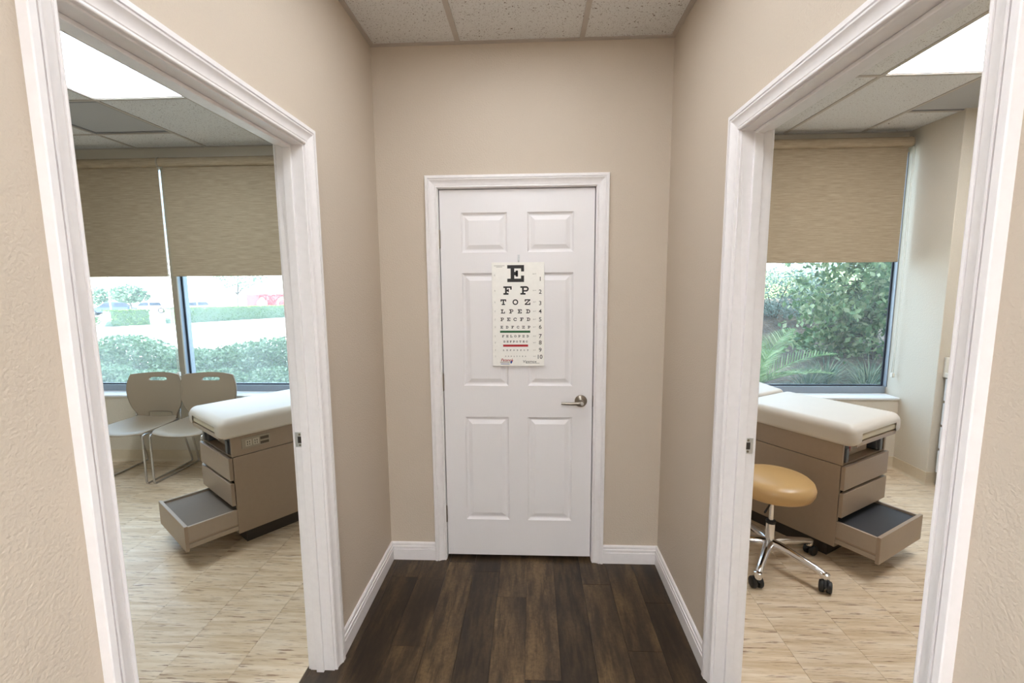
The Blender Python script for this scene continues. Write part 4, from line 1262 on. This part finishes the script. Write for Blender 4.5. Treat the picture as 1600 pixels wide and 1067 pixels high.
# ---------------------------------------------------------------- outdoors: cars and buildings
def car(x, y, z, rz, mat, label, suv=False):
    r = thing('parked_car', label, 'car', (x, y, z), rz)
    hb = .98 if suv else .86
    ht = 1.72 if suv else 1.45
    W = .90
    side = [(-2.25, .34), (-2.28, .62), (-2.18, hb - .04), (-1.0, hb), (1.9, hb), (2.22, hb - .06), (2.28, .60), (2.22, .34)]
    MB().prism(side, lambda u, w: (u, -W, w), lambda u, w: (u, W, w)).build('body', mat, r, bevel=.05, seg=3)
    ca = [(-1.15, hb), (-.45, ht - .04), (.0, ht), (1.2, ht - .02), (1.95 if suv else 1.75, hb)]
    cabin = MB().prism(ca, lambda u, w: (u, -W + .10 + .10 * (w - hb), w), lambda u, w: (u, W - .10 - .10 * (w - hb), w)).build('cabin', mat, r, bevel=.03, seg=2)
    for s in (-1, 1):
        for (u0, u1) in ((-.70, .22), (.32, 1.30)):
            poly = [(u0 - (.18 if u0 < 0 else 0), hb + .06), (u1 + (.18 if u1 > 1 else 0), hb + .06), (u1, ht - .14), (u0 + (.22 if u0 < 0 else 0), ht - .14)]
            yy = lambda w: s * (W - .10 - .10 * (w - hb))
            MB().prism(poly, lambda u, w: (u, yy(w), w), lambda u, w: (u, yy(w) + s * .012, w)).build('side_window', 'car_glass', cabin)
    for u in (-1.42, 1.40):
        for s in (-1, 1):
            wl = MB().lathe([(0, -.10), (.24, -.10), (.31, -.09), (.335, -.05), (.335, .05), (.31, .09), (.24, .10), (0, .10)], 20, (u, s * (W - .07), .335), 'y').build('wheel', 'tyre', r, auto=40)
            MB().lathe([(0, s * .115), (.20, s * .105), (.20, s * .10)], 16, (u, s * (W - .07), .335), 'y').build('hubcap', 'car_silver', wl, auto=40)
    return r
car(-45.0, 47.2, hl(0, 47.2), .55, 'car_blue', 'dark blue car parked beyond the short hedge')
car(-46.5, 53.5, hl(0, 53.5), .55, 'car_silver', 'silver car parked in the row behind the blue car')
car(-40.5, 53.0, hl(0, 53.0), .9, 'car_silver', 'silver car parked behind the round parking lot tree')
car(23.0, 45.0, hr(0, 45) - .25, .4, 'car_white', 'white sport utility vehicle parked beyond the lawn', True)
bl = thing('store_building', 'long white store building with a red wall section bearing white emblems', 'building', (-38.0, 65.0, hl(0, 65) - .2))
MB().box(-30, 3.0, 0, 12, 0, 7).build('wall', 'stucco', bl)
MB().box(-30.2, 3.2, -.3, 12.2, 7, 7.5).build('parapet', 'stucco', bl)
rp = MB().box(-3.4, 3.0, -.12, -.001, 0, 2.5).build('red_wall_panel', 'store_red', bl)
def ring(cx, cz_, ro, ri, name):
    n = 40; b = MB()
    vs, fs = [], []
    for k in range(n):
        a = 2 * PI * k / n
        for rad, y in ((ro, -.14), (ri, -.14), (ri, -.121), (ro, -.121)):
            vs.append((cx + rad * math.cos(a), y, cz_ + rad * math.sin(a)))
    for k in range(n):
        k2 = (k + 1) % n
        for q in range(4):
            fs.append((4 * k + q, 4 * k + (q + 1) % 4, 4 * k2 + (q + 1) % 4, 4 * k2 + q))
    b.add(vs, fs).build(name, 'stucco', rp)
ring(2.0, 1.15, .95, .62, 'white_ring')
for iq, (dx, dz, rr) in enumerate(((-.35, .0, .42), (.35, .0, .42), (0, .38, .42), (0, -.05, .5), (0, -.62, .16))):
    MB().lathe([(0, -.145 - .02 * iq), (rr, -.145 - .02 * iq), (rr, -.121)], 20, (-1.1 + dx, 0, 1.25 + dz), 'y').build('white_emblem', 'stucco', rp)
lp = thing('lamp_post', 'thin white lamp post standing between the parked cars', 'lamp post', (-43.6, 45.6, hl(0, 45.6)))
MB().tube([(0, 0, 0), (0, 0, 5.2)], .07, 8).build('pole', 'stucco', lp)
MB().box(-.5, .12, -.12, .12, 5.2, 5.32).build('lamp_head', 'stucco', lp)
